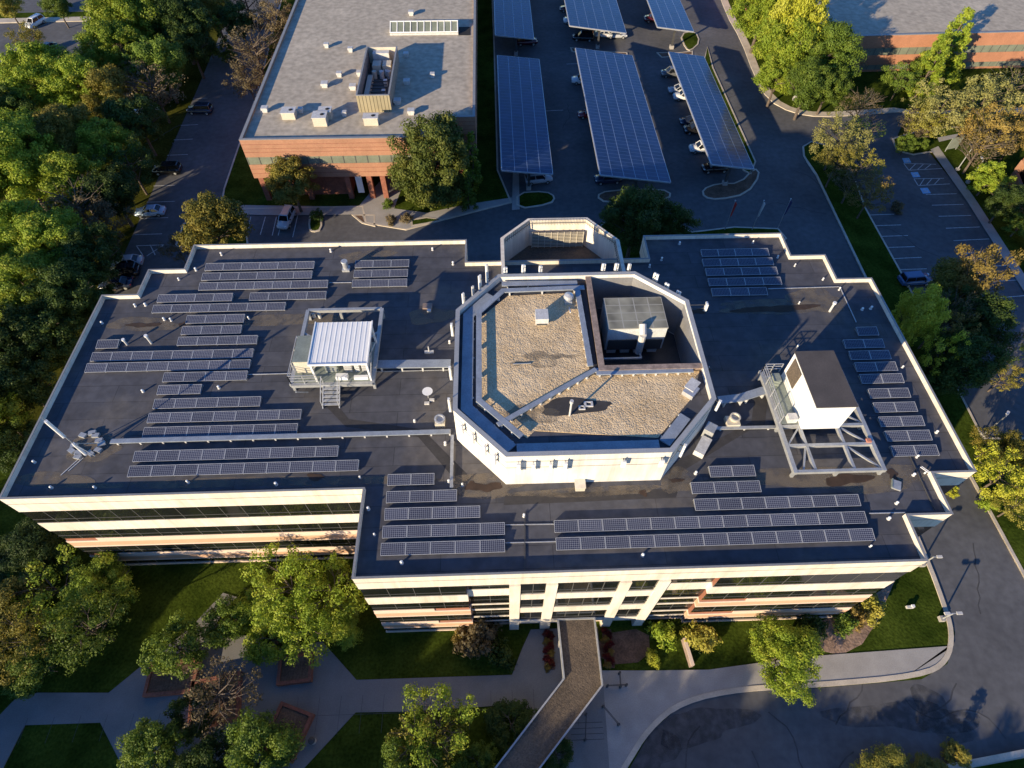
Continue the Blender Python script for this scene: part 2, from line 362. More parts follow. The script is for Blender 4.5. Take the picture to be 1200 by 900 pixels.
def island(name, poly, top, h=.13, kerb=.28, rnd=0, kerbm='kerb'):
    poly = ccw(poly)
    if rnd: poly = smooth_poly(poly, rnd)
    q = inset(poly, kerb)
    props(MB().ring(poly, q, -.03, h).build('kerb', kerbm), kind='structure')
    return struct(name, MB().prism(q, -.03, h-.015), top)
# lawns beyond the car park
island('lawn', [(-44.73, 81.98), (-45.51, 87.38), (-45.97, 99.78), (-46.51, 117.23), (-52.34, 192.26), (0.62, 191.02), (0.87, 133.99), (0.78, 91.31), (2.86, 82.37), (-4.84, 79.54), (-14.10, 76.04),
                (-20.75, 77.88), (-21.76, 81.97), (-34.78, 81.91)], 'lawn')
island('lawn', smooth_poly([(3.67, 85.06), (8.70, 85.37), (10.30, 83.73), (9.31, 81.74), (3.50, 80.59)], 1), 'lawn')
island('planting_bed', [(16.73, 83.77), (19.07, 85.31), (28.21, 85.51), (30.03, 83.62), (27.10, 81.68), (18.33, 81.71)], 'mulch', rnd=1)
island('planting_bed', [(34.95, 85.09), (37.93, 86.64), (41.71, 86.54), (45.57, 91.04), (46.16, 88.81), (42.38, 83.50), (37.14, 82.06), (34.74, 82.80)], 'mulch', rnd=1)
island('lawn', [(47.09, 134.69), (46.28, 125.48), (46.28, 92.53), (44.39, 88.86), (43.23, 90.12), (43.78, 125.55)], 'lawn', rnd=0)
island('lawn', [(42.12, 140.75), (46.09, 142.28), (46.02, 136.66), (43.16, 132.88), (42.03, 133.67)], 'lawn', rnd=1)
island('planting_bed', [(17.16, 135.09), (22.91, 133.41), (29.24, 132.50), (29.16, 130.63), (22.65, 131.18), (17.36, 133.18)], 'mulch')
island('planting_bed', [(35.48, 132.33), (40.25, 132.21), (43.53, 132.87), (43.14, 131.01), (36.18, 130.08)], 'mulch')
# big lawn round the far right brick building
island('lawn', smooth_poly([(56.95, 172.80), (54.87, 150.60), (55.14, 137.61), (53.90, 121.80), (54.12, 112.61), (57.42, 107.93), (62.50, 106.30), (70.65, 106.97), (80.17, 107.91), (78, 107), (160, 107), (200, 107), (200, 250), (110, 250)], 1), 'lawn', kerb=1.6)
# long island between the drive and the right hand car park
island('lawn', [(55.15, 94.07), (55.91, 96.94), (57.98, 98.50), (61.48, 96.79), (62.13, 88.36), (60.86, 79.17), (60.48, 61.55), (59.11, 43.80), (58.68, 35.74), (69.92, 35.39), (62.34, 16.54), (54.54, 18.19),
                (54.42, 30.24), (54.22, 48.17), (54.57, 64.40), (55.47, 88.55)], 'lawn')
# right margin lawn with the path beside the car park
island('lawn', [(73.16, 98.90), (76.09, 100.20), (82.16, 102.28), (133.67, 103.76), (90.16, 42.86), (75.65, 44.68), (76.98, 60.19), (78.76, 80.87), (79.38, 94.70), (74.94, 93.78), (72.41, 95.16)], 'lawn')
struct('pavement', MB().sheet([(78.69, 95.25), (80.56, 96.26), (79.90, 80.84), (78.42, 60.49), (77.95, 43.23), (76.03, 41.93), (76.73, 60.20), (78.26, 80.44)], .135), 'concrete')
struct('pavement', MB().sheet([(81.61, 98.94), (87.44, 100.44), (86.92, 99.34), (81.32, 97.58)], .135), 'concrete')
# by the brick building: sidewalk, drop off circle
struct('pavement', MB().sheet([(-42.42, 82.13), (-41.24, 82.97), (-22.32, 81.99), (-18.64, 90.64), (-15.08, 90.06), (-16.42, 81.38), (-11.07, 80.15), (-4.45, 82.14), (2.91, 83.71), (2.86, 82.37), (-4.84, 79.54), (-14.10, 76.04), (-20.75, 77.88), (-21.54, 80.02), (-34.45, 80.18), (-41.93, 80.61)], .122), 'concrete')
island('planting_bed', [(-23.19, 80.07), (-19.33, 79.96), (-19.04, 77.00), (-21.30, 77.90)], 'mulch')
island('lawn', [(-13.59, 78.52), (-11.02, 79.08), (-8.25, 78.36), (-10.93, 77.39), (-13.34, 76.84)], 'lawn', .16)
island('lawn', [(-30.02, 80.69), (-28.08, 80.64), (-27.31, 76.42), (-28.83, 75.85), (-29.67, 76.90)], 'lawn', rnd=1)
island('lawn', [(-49.42, 73.08), (-49.72, 78.72), (-40.79, 81.00), (-40.08, 79.70), (-37.91, 72.36)], 'lawn')
struct('pavement', MB().sheet([(3.30, 91.24), (4.34, 91.21), (4.06, 80.58), (2.80, 80.40)], .128), 'concrete')
# strip of grass and flag bed behind the building
island('lawn', [(13.97, 67.43), (17.04, 76.79), (25.34, 81.28), (30.97, 74.33), (38.03, 75.35), (45.00, 74.74), (45.63, 72.28), (41.58, 68.50)], 'lawn')
# medians of the far left street
struct('kerb', MB().prism([(-133.50, 149.38), (-134.68, 151.52), (-91.84, 152.57), (-91.04, 150.40)], -.03, .14), 'kerb')
struct('lawn', MB().sheet([(-134.68, 151.52), (-136.37, 154.57), (-92.83, 155.22), (-91.84, 152.57)], .10), 'lawn')
struct('kerb', MB().prism([(-122.95, 130.33), (-123.75, 131.77), (-83.40, 131.78), (-82.86, 130.33)], -.03, .14), 'kerb')
island('lawn', [(27.10, 1.68), (36.38, 2.13), (48.69, 3.54), (56, -2), (52, -16), (12, -16), (18, -3)], 'lawn')
# front of the building
struct('lawn', MB().sheet([(-75, -12), (10, -12), (10.44, 3.03), (12.98, 6.03), (16.39, 8.21), (22.25, 9.10), (29.61, 9.15), (39.64, 9.57), (42.71, 10.83), (44.76, 13.59), (45.41, 20.65), (45.54, 32.41), (30, 24), (-75, 40)], .04), 'lawn')
kl = smooth_poly([(10.44, 3.03), (12.98, 6.03), (16.39, 8.21), (22.25, 9.10), (29.61, 9.15), (39.64, 9.57), (42.71, 10.83), (44.76, 13.59), (45.41, 20.65)], 0)
def ribbon(pts, w, side=1):
    L_, R_ = [], []
    for i, p in enumerate(pts):
        a = Vector(pts[max(0, i-1)]); b = Vector(pts[min(len(pts)-1, i+1)]); t = (b-a).normalized(); n = Vector((-t.y, t.x))*side
        L_.append(p); R_.append((p[0]+n.x*w, p[1]+n.y*w))
    return L_ + R_[::-1]
def soft(pts, it=2):
    for _ in range(it):
        q = [pts[0]]
        for i in range(len(pts)-1):
            a, b = pts[i], pts[i+1]; q += [(a[0]*.75+b[0]*.25, a[1]*.75+b[1]*.25), (a[0]*.25+b[0]*.75, a[1]*.25+b[1]*.75)]
        pts = q+[pts[-1]]
    return pts
front_kerb = soft([((9.85, 2.61)), (10.49, 3.35), (13.01, 6.16), (16.39, 8.21), (22.25, 9.10), (29.61, 9.15), (39.67, 9.64), (42.87, 10.82), (44.76, 13.59), (45.16, 17.09), (45.41, 20.65), (45.54, 32.41)])
struct('kerb', MB().prism(ribbon(front_kerb, .45), -.03, .15), 'kerb')
struct('kerb', MB().prism(ribbon([(55.18, 92.28), (55.47, 88.55), (54.57, 64.40), (54.22, 48.17), (54.42, 30.24), (54.54, 18.19)], .35), -.03, .16), 'kerb')
struct('pavement', MB().prism([(3.54, 6.88), (0.45, 8.23), (0.55, 11.04), (8.76, 11.31), (13.68, 11.15), (19.44, 11.04), (28.84, 11.89), (44.04, 12.42)] + soft([(44.31, 12.80), (42.86, 10.98), (39.72, 9.75), (29.65, 9.30), (22.29, 9.24), (16.42, 8.35), (12.95, 6.30), (10.34, 3.36), (9.70, 2.62)]) + [(3.26, 2.64)], -.02, .10), 'concrete')
plaza = [(-48.47, 6.55), (-45.90, 10.56), (-43.99, 11.08), (-37.35, 10.86), (-34.69, 13.45), (-31.41, 16.34), (-28.92, 19.86), (-27.41, 19.38), (-29.67, 15.48), (-25.52, 15.58), (-21.92, 14.28), (-18.01, 14.79), (-14.24, 11.22), (0.55, 11.19), (1.63, 13.53), (2.56, 15.26),
         (9.22, 15.29), (9.21, 10.99), (8.86, 2.46), (3.26, 2.64), (3.45, 5.53), (0.47, 8.72), (-1.92, 8.58), (-9.03, 8.39), (-14.00, 8.48), (-18.12, 4.15), (-33.34, 4.14), (-37.25, 8.40), (-44.02, 8.41), (-44.53, 4.81), (-49.16, 4.96)]
struct('plaza', MB().prism(plaza, -.02, .115), 'paving')
jm = MB()                                           # joints between the slabs
for k in range(17):
    x = -19.5+k*2.0
    jm.box(x, x+.03, 6.75, 9.9, .114, .1175) if x < 6.8 else None
jm.box(-19.5, .5, 8.3, 8.33, .114, .1175)
for k in range(8): jm.box(-44+k*2.4, -43.97+k*2.4, 6.9, 9.0, .114, .1175)
struct('plaza_joints', jm, 'dark_steel')
struct('planting_bed', MB().sheet([(29.92, 12.63), (30.14, 14.62), (35.54, 16.36), (39.34, 18.14), (41.50, 19.68), (39.44, 17.27), (37.46, 14.97), (35.10, 12.86), (32.64, 11.92)], .05), 'litter')
struct('planting_bed', MB().sheet(smooth_poly([(9.14, 14.56), (14.34, 15.13), (13.98, 11.97), (9.22, 11.75)], 1), .05), 'mulch')
BEDS = [[(3.82, 15.05), (4.76, 15.02), (4.67, 11.51), (3.68, 11.54)], [(9.62, 15.03), (10.55, 15.00), (10.43, 11.48), (9.52, 11.51)]]
for q in BEDS: struct('flower_bed', MB().prism(q, .05, .2), 'mulch')
# painted markings
def line(a, b, w=.12):
    a, b = Vector(a), Vector(b); t = (b-a).normalized(); n = Vector((-t.y, t.x))*w/2
    return [tuple(a-n), tuple(b-n), tuple(b+n), tuple(a+n)]
mk = MB()
for a_, b_ in (
    ((72.34, 82.64), (77.62, 82.72)),
    ((72.10, 79.83), (77.43, 79.90)),
    ((71.96, 77.01), (77.34, 77.07)),
    ((71.80, 74.07), (77.34, 74.22)),
    ((71.66, 71.13), (77.42, 71.36)),
    ((71.55, 68.20), (77.40, 68.41)),
    ((71.42, 65.19), (77.42, 65.38)),
    ((71.12, 61.94), (77.34, 62.29)),
    ((70.87, 58.65), (77.17, 59.15)),
    ((60.65, 75.01), (64.98, 75.09)),
    ((60.68, 72.45), (65.00, 72.53)),
    ((60.59, 69.87), (64.98, 69.94)),
    ((60.57, 67.37), (65.00, 67.53)),
    ((60.49, 64.96), (64.68, 65.02)),
    ((60.70, 77.65), (64.96, 77.75)),
    ((72.25, 91.42), (77.87, 91.01)),
    ((72.31, 89.42), (78.36, 89.75)),
    ((72.25, 91.42), (72.31, 89.42)),
    ((72.52, 89.54), (74.31, 91.24)),
    ((73.86, 89.50), (75.61, 91.07)),
    ((75.31, 89.71), (76.97, 91.04)),
    ((72.17, 86.99), (77.38, 86.96)),
    ((72.09, 85.08), (77.70, 85.40)),
    ((72.17, 86.99), (72.09, 85.08)),
    ((72.44, 85.19), (73.94, 86.94)),
    ((73.65, 85.28), (75.27, 86.90)),
    ((75.02, 85.36), (76.59, 86.86)),
    ((-57.53, 88.65), (-54.00, 88.78)),
    ((-57.29, 84.32), (-52.73, 84.41)),
    ((-56.92, 80.19), (-52.61, 80.27)),
    ((-56.57, 76.25), (-52.36, 76.33)),
    ((-57.71, 92.96), (-54.24, 93.11)),
    ((-57.90, 97.50), (-54.35, 97.66)),
    ((-58.10, 102.27), (-54.76, 102.45)),
    ((-58.22, 107.01), (-55.12, 107.21)),
    ((-58.44, 111.69), (-55.42, 111.91)),
    ((-58.57, 116.30), (-55.82, 116.54)),
    ((-55.45, 73.64), (-51.30, 73.72)),
    ((-53.13, 71.27), (-51.30, 73.72)),
    ((-55.45, 73.64), (-53.64, 71.28)),
    ((-53.41, 73.78), (-51.89, 71.42)),
    ((-37.02, 80.04), (-36.92, 75.68)),
    ((-34.22, 80.38), (-34.08, 75.40)),
    ((-31.88, 80.32), (-31.73, 74.93)),
    ((-39.36, 80.11), (-39.07, 76.35)),
    ((-35.24, 79.99), (-35.01, 75.43)),
    ((15.82, 128.07), (22.32, 128.26)),
    ((10.33, 110.11), (13.64, 110.33)),
    ):
    mk.sheet(line(a_, b_), .008)
struct('road_marking', mk, 'line')
bs = MB(); wsy = MB()
for a, b_, c, e in (((72.58, 92.94), (73.85, 93.03), (73.71, 91.63), (72.38, 91.54)), ((72.35, 88.80), (73.67, 88.89), (73.49, 87.43), (72.18, 87.35)), ((72.08, 84.38), (73.44, 84.46), (73.35, 82.96), (71.94, 82.88))):
    bs.sheet([a, b_, c, e], .012)
    m_ = ((a[0]+b_[0]+c[0]+e[0])/4, (a[1]+b_[1]+c[1]+e[1])/4)
    wsy.sheet([(m_[0]+.42*math.cos(t_*.6), m_[1]-.1+.36*math.sin(t_*.6)) for t_ in range(-5, 2)]+[(m_[0]+.2*math.cos(t_*.6), m_[1]-.1+.2*math.sin(t_*.6)) for t_ in range(1, -6, -1)], .016)
    wsy.sheet([(m_[0]-.25, m_[1]+.2), (m_[0]-.05, m_[1]+.2), (m_[0]-.05, m_[1]+.5), (m_[0]-.25, m_[1]+.5)], .017); wsy.bar((m_[0]-.15, m_[1]+.15, .017), (m_[0]+.4, m_[1]-.1, .017), .1, .003)
struct('road_marking', bs, 'blue_paint'); struct('road_marking', wsy, 'line')

# ------------------------------------------------------------------ the office building
ZR, ZP = 15.9, 16.4                                  # roof membrane, parapet top
XL, XR = -42.1, 41.15
RO = [(-42.1, 23.1), (-11.75, 23.1), (-11.75, 15.47), (33.5, 15.47), (33.5, 19.3), (37.3, 19.3), (37.3, 23.1), (41.15, 23.1), (41.15, 46.85), (37.3, 46.85),
      (37.3, 50.7), (33.4, 50.7), (33.4, 54.5), (17.2, 54.5), (17.2, 50.7), (-3.35, 50.7), (-3.35, 54.4), (-34.5, 54.4), (-34.5, 50.5), (-38.4, 50.5), (-38.4, 46.7), (-42.1, 46.7)]
LO = RO[:2]+[(-11.75, 15.47), (-3.1, 15.47), (-3.1, 15.9), (17.75, 15.9), (17.75, 15.47)]+RO[3:]
off = thing('office_building', 'long office building with cream bands and a dark flat roof full of solar rows', 'office building', (-.5, 35, 0))
MB().prism(inset(RO, .12), ZR-.4, ZR).build('roof_membrane', 'membrane', off)
mb = MB().ring(RO, inset(RO, .14), 13.8, ZP); mb.build('fascia', 'cream', off)
mb = MB().ring([(x, y) for x, y in inset(RO, -.03)], inset(RO, .15), ZP+.003, ZP+.05); mb.build('coping', 'coping', off)
gb = MB()
for i in range(len(RO)):                             # thin groove line along the fascia
    a, b = Vector(RO[i]), Vector(RO[(i+1) % len(RO)]); t = (b-a).normalized(); n = Vector((t.y, -t.x))*.006
    gb.bar((*(a+n), 15.35), (*(b+n), 15.35), .012, .05)
gb.build('fascia_joint', 'mullion', off)
MB().prism(inset(LO, .10), 0, ZR-.42).build('wall_core', 'soffit', off)
SP = [(9.5, 11.3, 'cream', 0), (5.45, 7.5, 'tan_panel', 1), (1.4, 3.45, 'tan_panel', 1)]
for z0, z1, m, tan in SP:
    MB().ring(LO, inset(LO, .12), z0, z1-(.55 if tan else 0)).build('spandrel', m, off)
    if tan:
        MB().ring(inset(LO, -.015), inset(LO, .03), z0-.01, z0+.24).build('spandrel_trim', 'tan_trim', off)
        MB().ring(inset(LO, -.012), inset(LO, .03), z1-.85, z1-.545).build('spandrel_trim', 'tan_trim', off)
        for x0, x1, y in ((-39.0, -11.78, 23.1), (-11.72, -6.3, 15.47), (22.0, 33.47, 15.47)):
            MB().box(x0, x1, y+.004, y+.08, z1-.55, z1+.02).build('sill_cap', 'tan_trim', off)
MB().ring(inset(LO, -.05), inset(LO, .2), 0, .35).build('plinth', 'tan_trim', off)
NW = inset(LO, .06)
for i in range(len(NW)):                             # ribbon windows: one part per wall length and storey
    a, b = Vector(NW[i]), Vector(NW[(i+1) % len(NW)])
    if (b-a).length < 1.2: continue
    t = (b-a).normalized(); n = Vector((t.y, -t.x)); L_ = (b-a).length
    for z0, z1 in ((11.3, 13.8), (7.52, 9.5), (3.47, 5.45), (.35, 1.4)):
        if z0 < 1 and (b-a).length < 5: continue
        g = MB().bar((*(a+n*.0), (z0+z1)/2), (*(b+n*.0), (z0+z1)/2), .03, z1-z0).build('window_band', 'glass', off)
        k = max(1, round(L_/1.9)); mm = MB()
        for j in range(1, k):
            p = a+t*(L_*j/k)+n*.02; mm.bar((*p, z0), (*p, z1), .05, .03)
        mm.bar((*(a+n*.022), z0+.75), (*(b+n*.022), z0+.75), .03, .05) if z0 > 1 else None
        mm.build('mullion', 'mullion', g)
# between the wings and the entrance the two lower bands are glazed, with thin pale transoms
for x0, x1 in ((-3.0, .43), (13.66, 17.65)):
    for z0, z1 in ((5.2, 7.55), (1.2, 3.5)):
        g = MB().box(x0, x1, 15.86, 15.885, z0, z1).build('window_band', 'glass', off)
        MB().box(x0, x1, 15.81, 15.859, z0+.2, z0+.5).box(x0, x1, 15.81, 15.859, z1-.45, z1-.17).build('transom', 'cream', g)
# entrance frame of white posts and beams
for x0, x1 in ((.44, 1.35), (3.45, 4.4), (9.5, 10.45), (12.7, 13.65)):
    MB().box(x0, x1, 15.30, 15.85, .0, 13.79).build('entrance_post', 'cream', off)
for z0, z1 in ((9.85, 11.31), (5.86, 7.32), (2.3, 3.07)):
    for x0, x1 in ((1.353, 3.447), (4.403, 9.497), (10.453, 12.697)):
        MB().box(x0, x1, 15.36, 15.85, z0, z1).build('entrance_beam', 'cream', off)
for z0, z1 in ((11.31, 13.8), (7.32, 9.85), (3.07, 5.86)):
    for x0, x1 in ((1.35, 3.45), (4.4, 9.5), (10.45, 12.7)):
        g = MB().box(x0, x1, 15.44, 15.5, z0, z1).build('entrance_window', 'glass', off); mm = MB()
        for j in range(1, max(2, round((x1-x0)/1.3))):
            x = x0+(x1-x0)*j/max(2, round((x1-x0)/1.3)); mm.box(x-.03, x+.03, 15.40, 15.435, z0, z1)
        mm.box(x0, x1, 15.39, 15.434, z0+.8, z0+.86); mm.build('mullion', 'mullion', g)
# stains and walk pads that belong to the roof
def blob(c, rx, ry, n=26, j=.3):
    ph = [random.uniform(0, 6.28) for _ in range(3)]; out = []
    for i in range(n):
        a = 6.2832*i/n; r = 1+j*(.5*math.sin(2*a+ph[0])+.35*math.sin(3*a+ph[1])+.3*math.sin(5*a+ph[2]))
        out.append((c[0]+rx*r*math.cos(a), c[1]+ry*r*math.sin(a)))
    return out
wp = MB()
for k, pl in enumerate(([(-16.88, 32.61), (-15.59, 32.57), (-13.97, 30.51), (-7.35, 29.20), (-6.21, 28.17), (-2.63, 24.11), (-3.51, 23.33), (-7.46, 28.39), (-14.17, 29.68)],
          [(0.29, 22.41), (0.12, 21.47), (14.79, 21.72), (15.87, 24.20), (23.92, 28.79), (23.20, 29.09), (14.86, 24.82), (14.21, 22.53)],
          [(24.27, 31.85), (25.57, 31.81), (24.31, 28.50), (23.05, 28.54)])):
    wp.sheet(pl, ZR+.005+.001*k)
wp.build('walk_pad', 'walkpad', off)
for k, (c, rx, ry) in enumerate((((-21.16, 24.28), 15, .5), ((-36.83, 42.86), 3.6, 1.0), ((-22.09, 43.01), 6, .9), ((-1.31, 23.42), 3.6, 1.1), ((7.44, 22.50), 6, .5), ((32.81, 23.01), 4.0, 1.4), ((34.18, 44.16), 3.4, 1.6), ((15.32, 23.31), 1.5, 1.2),
                    ((-6.99, 43.16), 2.2, 1.3), ((-38.88, 25.07), 3.5, .7), ((26.87, 23.20), 9, 1.0), ((28.84, 43.32), 6, 1.0), ((-14.70, 52.55), 3, 1), ((-36.37, 28.12), 2.5, 1.3))):
    MB().sheet(blob(c, rx, ry), ZR+.010+.0006*k).build('silt_patch', 'silt', off)
for k, (c, rx, ry) in enumerate((((-36.71, 42.74), 1.5, .35), ((-35.42, 42.82), .4, .25), ((-32.59, 42.73), .5, .3), ((-1.31, 23.18), 1.2, .45), ((-2.63, 23.38), .5, .35), ((12.09, 22.20), .35, .25), ((30.00, 22.94), 1.9, .55), ((34.13, 23.30), .5, .5), ((31.08, 43.13), 2.6, .5), ((27.38, 42.99), 2.0, .45), ((21.25, 42.93), .9, .4), ((-16.10, 24.61), .8, .3), ((15.17, 23.31), .5, .2))):
    MB().sheet(blob(c, rx, ry, j=.45), ZR+.022+.0006*k).build('puddle_stain', 'stain', off)

# penthouse on the roof: an octagon of white wall round gravel and a plant well
OC = [(.4, 23.4), (13.75, 23.4), (18.4, 28.4), (18.4, 39.9), (13.85, 43.95), (.2, 43.95), (-3.9, 39.3), (-3.9, 27.95)]
ZT, ZG = 20.8, 20.22
OI = inset(OC, .32)
MB().ring(OC, OI, ZR, ZT).build('penthouse_wall', 'white_wall', off)
MB().ring(inset(OC, -.04), inset(OC, .36), ZT+.002, ZT+.07).build('penthouse_coping', 'coping_pale', off)
gb = MB()
for z in (19.9, 18.9):
    q = inset(OC, -.012)
    for i in range(8): gb.bar((*q[i], z), (*q[(i+1) % 8], z), .015, .035)
gb.build('penthouse_joint', 'mullion', off)
WX, WY = 9.3, 32.3                                   # well corner
# gravel roof around the well: front part and left part; membrane margin beneath
MB().prism([OI[7], (OI[0][0], OI[0][1]), OI[1], OI[2], (OI[2][0], WY-.45), (WX-.45, WY-.45), (WX-.45, OI[4][1]), OI[5], OI[6]], ZG-.5, ZG-.06).build('penthouse_roof', 'membrane', off)
GI = inset(OC, 2.0)
MB().prism([(GI[7][0], GI[7][1]), (2.2, 25.4), (2.9, 26.1), (13.0, 25.1), (16.9, 29.3), (17.9, 31.9), (WX-.4, WY-.75), (WX-.9, WY-.2), (WX-.7, 41.9), (GI[5][0], 41.6), (GI[6][0], GI[6][1])], ZG-.06, ZG).build('gravel_bed', 'gravel', off)
# the well: inner walls, coping and dark floor
MB().box(WX-.3, WX, WY, 43.5, ZR, ZT-.25).build('well_wall', 'coping_brown', off)
MB().box(WX, 18.05, WY-.3, WY, ZR, ZT-.25).build('well_wall', 'coping_brown', off)
MB().prism([(WX-.45, WY-.45), (18.06, WY-.45), (18.06, WY+.1), (WX+.1, WY+.1), (WX+.1, 43.6), (WX-.45, 43.6)], ZT-.248, ZT-.12).build('well_coping', 'coping_brown', off)
MB().prism([(WX, WY), (18.0, WY), (18.0, 39.7), (13.7, 43.55), (WX, 43.55)], ZR+.01, ZR+.04).build('well_floor', 'dark_steel', off)
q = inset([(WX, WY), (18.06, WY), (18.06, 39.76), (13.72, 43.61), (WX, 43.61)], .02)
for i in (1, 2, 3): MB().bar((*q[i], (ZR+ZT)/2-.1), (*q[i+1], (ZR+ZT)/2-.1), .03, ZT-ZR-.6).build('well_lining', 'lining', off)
MB().prism([(WX-1.25, WY-.6), (WX-.5, WY-.6), (WX-.5, 43.0), (WX-1.0, 43.0)], ZG+.002, ZG+.20).build('well_walkway', 'walkpad', off)
# annex behind the penthouse: an open topped stair and plant court
AX = [(.6, 44.05), (13.95, 44.05), (13.95, 52.7), (10.75, 56.7), (3.87, 56.7), (.6, 53.4)]
ZA = 17.3
AXI = inset(AX, .34)
MB().ring(AX, inset(AX, .3), 0, ZA).build('annex_wall', 'cream', off)
MB().ring(inset(AX, -.05), AXI, ZA+.002, ZA+.10).build('annex_coping', 'cream', off)
MB().prism(inset(AX, .31), 13.2, 13.6).build('annex_floor', 'ballast', off)
fm = MB(); q = inset(AX, .5)
for i in range(1, 5):
    a, b = Vector(q[i]), Vector(q[(i+1) % 6]); k = max(2, int((b-a).length/.35))
    for j in range(k+1):
        p = a+(b-a)*j/k; fm.bar((*p, ZA-.5), (*p, ZA+.35), .03)
    fm.bar((*a, ZA+.35), (*b, ZA+.35), .04); fm.bar((*a, ZA-.2), (*b, ZA-.2), .04)
fm.build('annex_rail', 'dark_steel', off)
MB().box(4.3, 10.4, 55.75, 55.85, 13.9, 16.1).build('annex_louver', 'louver', off)
lm = MB()
for j in range(9): lm.box(4.3+j*.76, 4.36+j*.76, 55.62, 55.75, 13.9, 16.2)
for j in range(10): lm.box(4.3, 10.4, 55.66, 55.74, 14.0+j*.22, 14.06+j*.22)
lm.build('annex_louver_frame', 'beige', off)

# ------------------------------------------------------------------ entrance canopy
cn = thing('entrance_canopy', 'long bent walkway canopy with brown ballast roof leading to the front entrance', 'canopy', (5, 10, 0))
CP = [(4.95, 15.25), (5.1, 10.1), (-.8, 3.9), (-3.2, 1.4), (-.2, -1.3), (2.6, 3.3), (8.6, 9.4), (8.55, 15.25)]
CP = ccw(CP)
MB().prism(inset(CP, .12), 3.3, 3.7).build('roof', 'ballast', cn)
MB().ring(CP, inset(CP, .14), 3.2, 3.95).build('fascia', 'steel', cn)
for x, y in ((5.3, 13.6), (8.2, 13.6), (5.4, 10.4), (8.3, 10.2), (3.0, 7.2), (5.6, 6.7), (.2, 4.4), (2.2, 3.4)):
    MB().cbox(x, y, .1, .35, .35, 3.1).build('column', 'cream', cn)

# ------------------------------------------------------------------ plant on the penthouse roof
u = thing('cooling_unit', 'big pale plant unit with mottled flat top standing in the penthouse well', 'cooling unit', (13.2, 38.9, ZR+.04))
MB().box(10.4, 16.0, 37.0, 40.9, 17.2, 20.2).build('casing', 'unit_side', u)
MB().box(10.35, 16.05, 36.95, 40.95, 20.203, 20.3).build('top', 'unit_top', u)
for j in range(4): MB().box(10.7+j*1.35, 11.6+j*1.35, 37.2, 40.7, 16.4, 17.19).build('leg_frame', 'unit_side', u)
MB().box(10.6, 15.8, 36.85, 36.98, 17.3, 18.7).build('louver', 'louver', u)
MB().tube((13.6, 36.4, 17.4), (13.6, 36.4, 20.0), .35).tube((13.6, 36.4, 20.0), (13.6, 37.2, 20.6), .34).build('duct', 'white_dirty', u)
MB().bar((10, 35.2, 18.0), (13.6, 35.2, 18.0), .18).bar((13.6, 35.2, 18), (13.6, 36.4, 17.6), .18).build('pipe', 'steel', u)
# cable trays round the penthouse: a wide one on the deck and a raised rail
def tray(name, label, pts, w, h, z, m, post=None, group='cable trays on the roof'):
    t = thing(name, label, 'cable tray', (*pts[0], z), 0, group)
    b_ = MB()
    for i in range(len(pts)-1):
        a, c = Vector(pts[i]), Vector(pts[i+1]); e = (c-a).normalized()*w*.18
        b_.bar((*(a-e if i else a), z+.0007*i), (*(c+e if i < len(pts)-2 else c), z+.0007*i), w, h)
    b_.build('tray', m, t)
    if post:
        zb, st = post
        for i in range(len(pts)-1):
            a, c = Vector(pts[i]), Vector(pts[i+1]); L_ = (c-a).length; n = Vector((-(c-a).y, (c-a).x)).normalized()
            for j in range(int(L_/st)+1):
                p = a+(c-a)*min(1, (j+.3)*st/L_)
                MB().bar((p.x-n.x*w*.5, p.y-n.y*w*.5, (z+zb)/2-.05), (p.x+n.x*w*.6, p.y+n.y*w*.6, (z+zb)/2-.05), .14, z-zb-.02).build('support', 'white_dirty', t)
    return t
tray('cable_tray', 'wide cable tray shaded blue behind the left and front penthouse parapet', [(-.6, 41.6), (-2.75, 39.0), (-2.8, 28.45), (.9, 24.35)], 1.0, .16, ZG+.12, 'tray', (ZG-.05, 2.2))
tray('cable_tray', 'wide blue-shaded cable tray along the front penthouse parapet', [(1.3, 24.3), (12.9, 24.3)], .95, .16, ZG+.13, 'tray', (ZG-.05, 2.2))
tray('cable_tray', 'wide cable tray along the right front chamfer of the penthouse', [(13.4, 24.5), (15.6, 27.0)], .95, .16, ZG+.15, 'tray', (ZG-.05, 1.4))
tray('cable_tray', 'raised pale cable rail along the left edge of the penthouse gravel', [(8.6, 42.1), (.6, 41.9), (-1.75, 39.1), (-1.75, 29.0), (1.75, 25.3)], .5, .14, ZG+.42, 'tray', (ZG-.05, 3.2))
tray('cable_tray', 'cable tray running diagonally over the penthouse gravel from the front left corner', [(-.2, 26.5), (8.6, 32.0)], .42, .12, ZG+.42, 'tray', (ZG, 1.0))
tray('cable_tray', 'pale cable tray in front of the plant well on the penthouse roof', [(8.6, 31.8), (17.2, 31.85)], .75, .12, ZG+.34, 'tray', (ZG, 1.0))
tray('cable_tray', 'pale cable tray left of the plant well on the penthouse roof', [(7.9, 42.0), (8.15, 32.4)], .5, .12, ZG+.38, 'tray', (ZG, 1.0))
tray('cable_tray', 'cable tray on the penthouse along the rear parapet wall', [(.5, 43.0), (8.0, 42.9)], .6, .12, ZG+.26, 'tray', (ZG, 2))
b = thing('roof_fan', 'boxy grey exhaust fan standing on the penthouse gravel', 'exhaust fan', (4.15, 38.1, ZG))
MB().cbox(4.15, 38.1, ZG, .8, .9, .35).build('curb', 'galv', b); MB().cbox(4.15, 38.1, ZG+.35, 1.2, 1.3, .75).build('hood', 'white_dirty', b); MB().cbox(4.15, 37.43, ZG+.3, 1.0, .05, .18).build('grille', 'dark_steel', b)
b = thing('roof_fan', 'small round topped exhaust fan beside the cable tray of the plant well', 'exhaust fan', (6.9, 40.6, ZG))
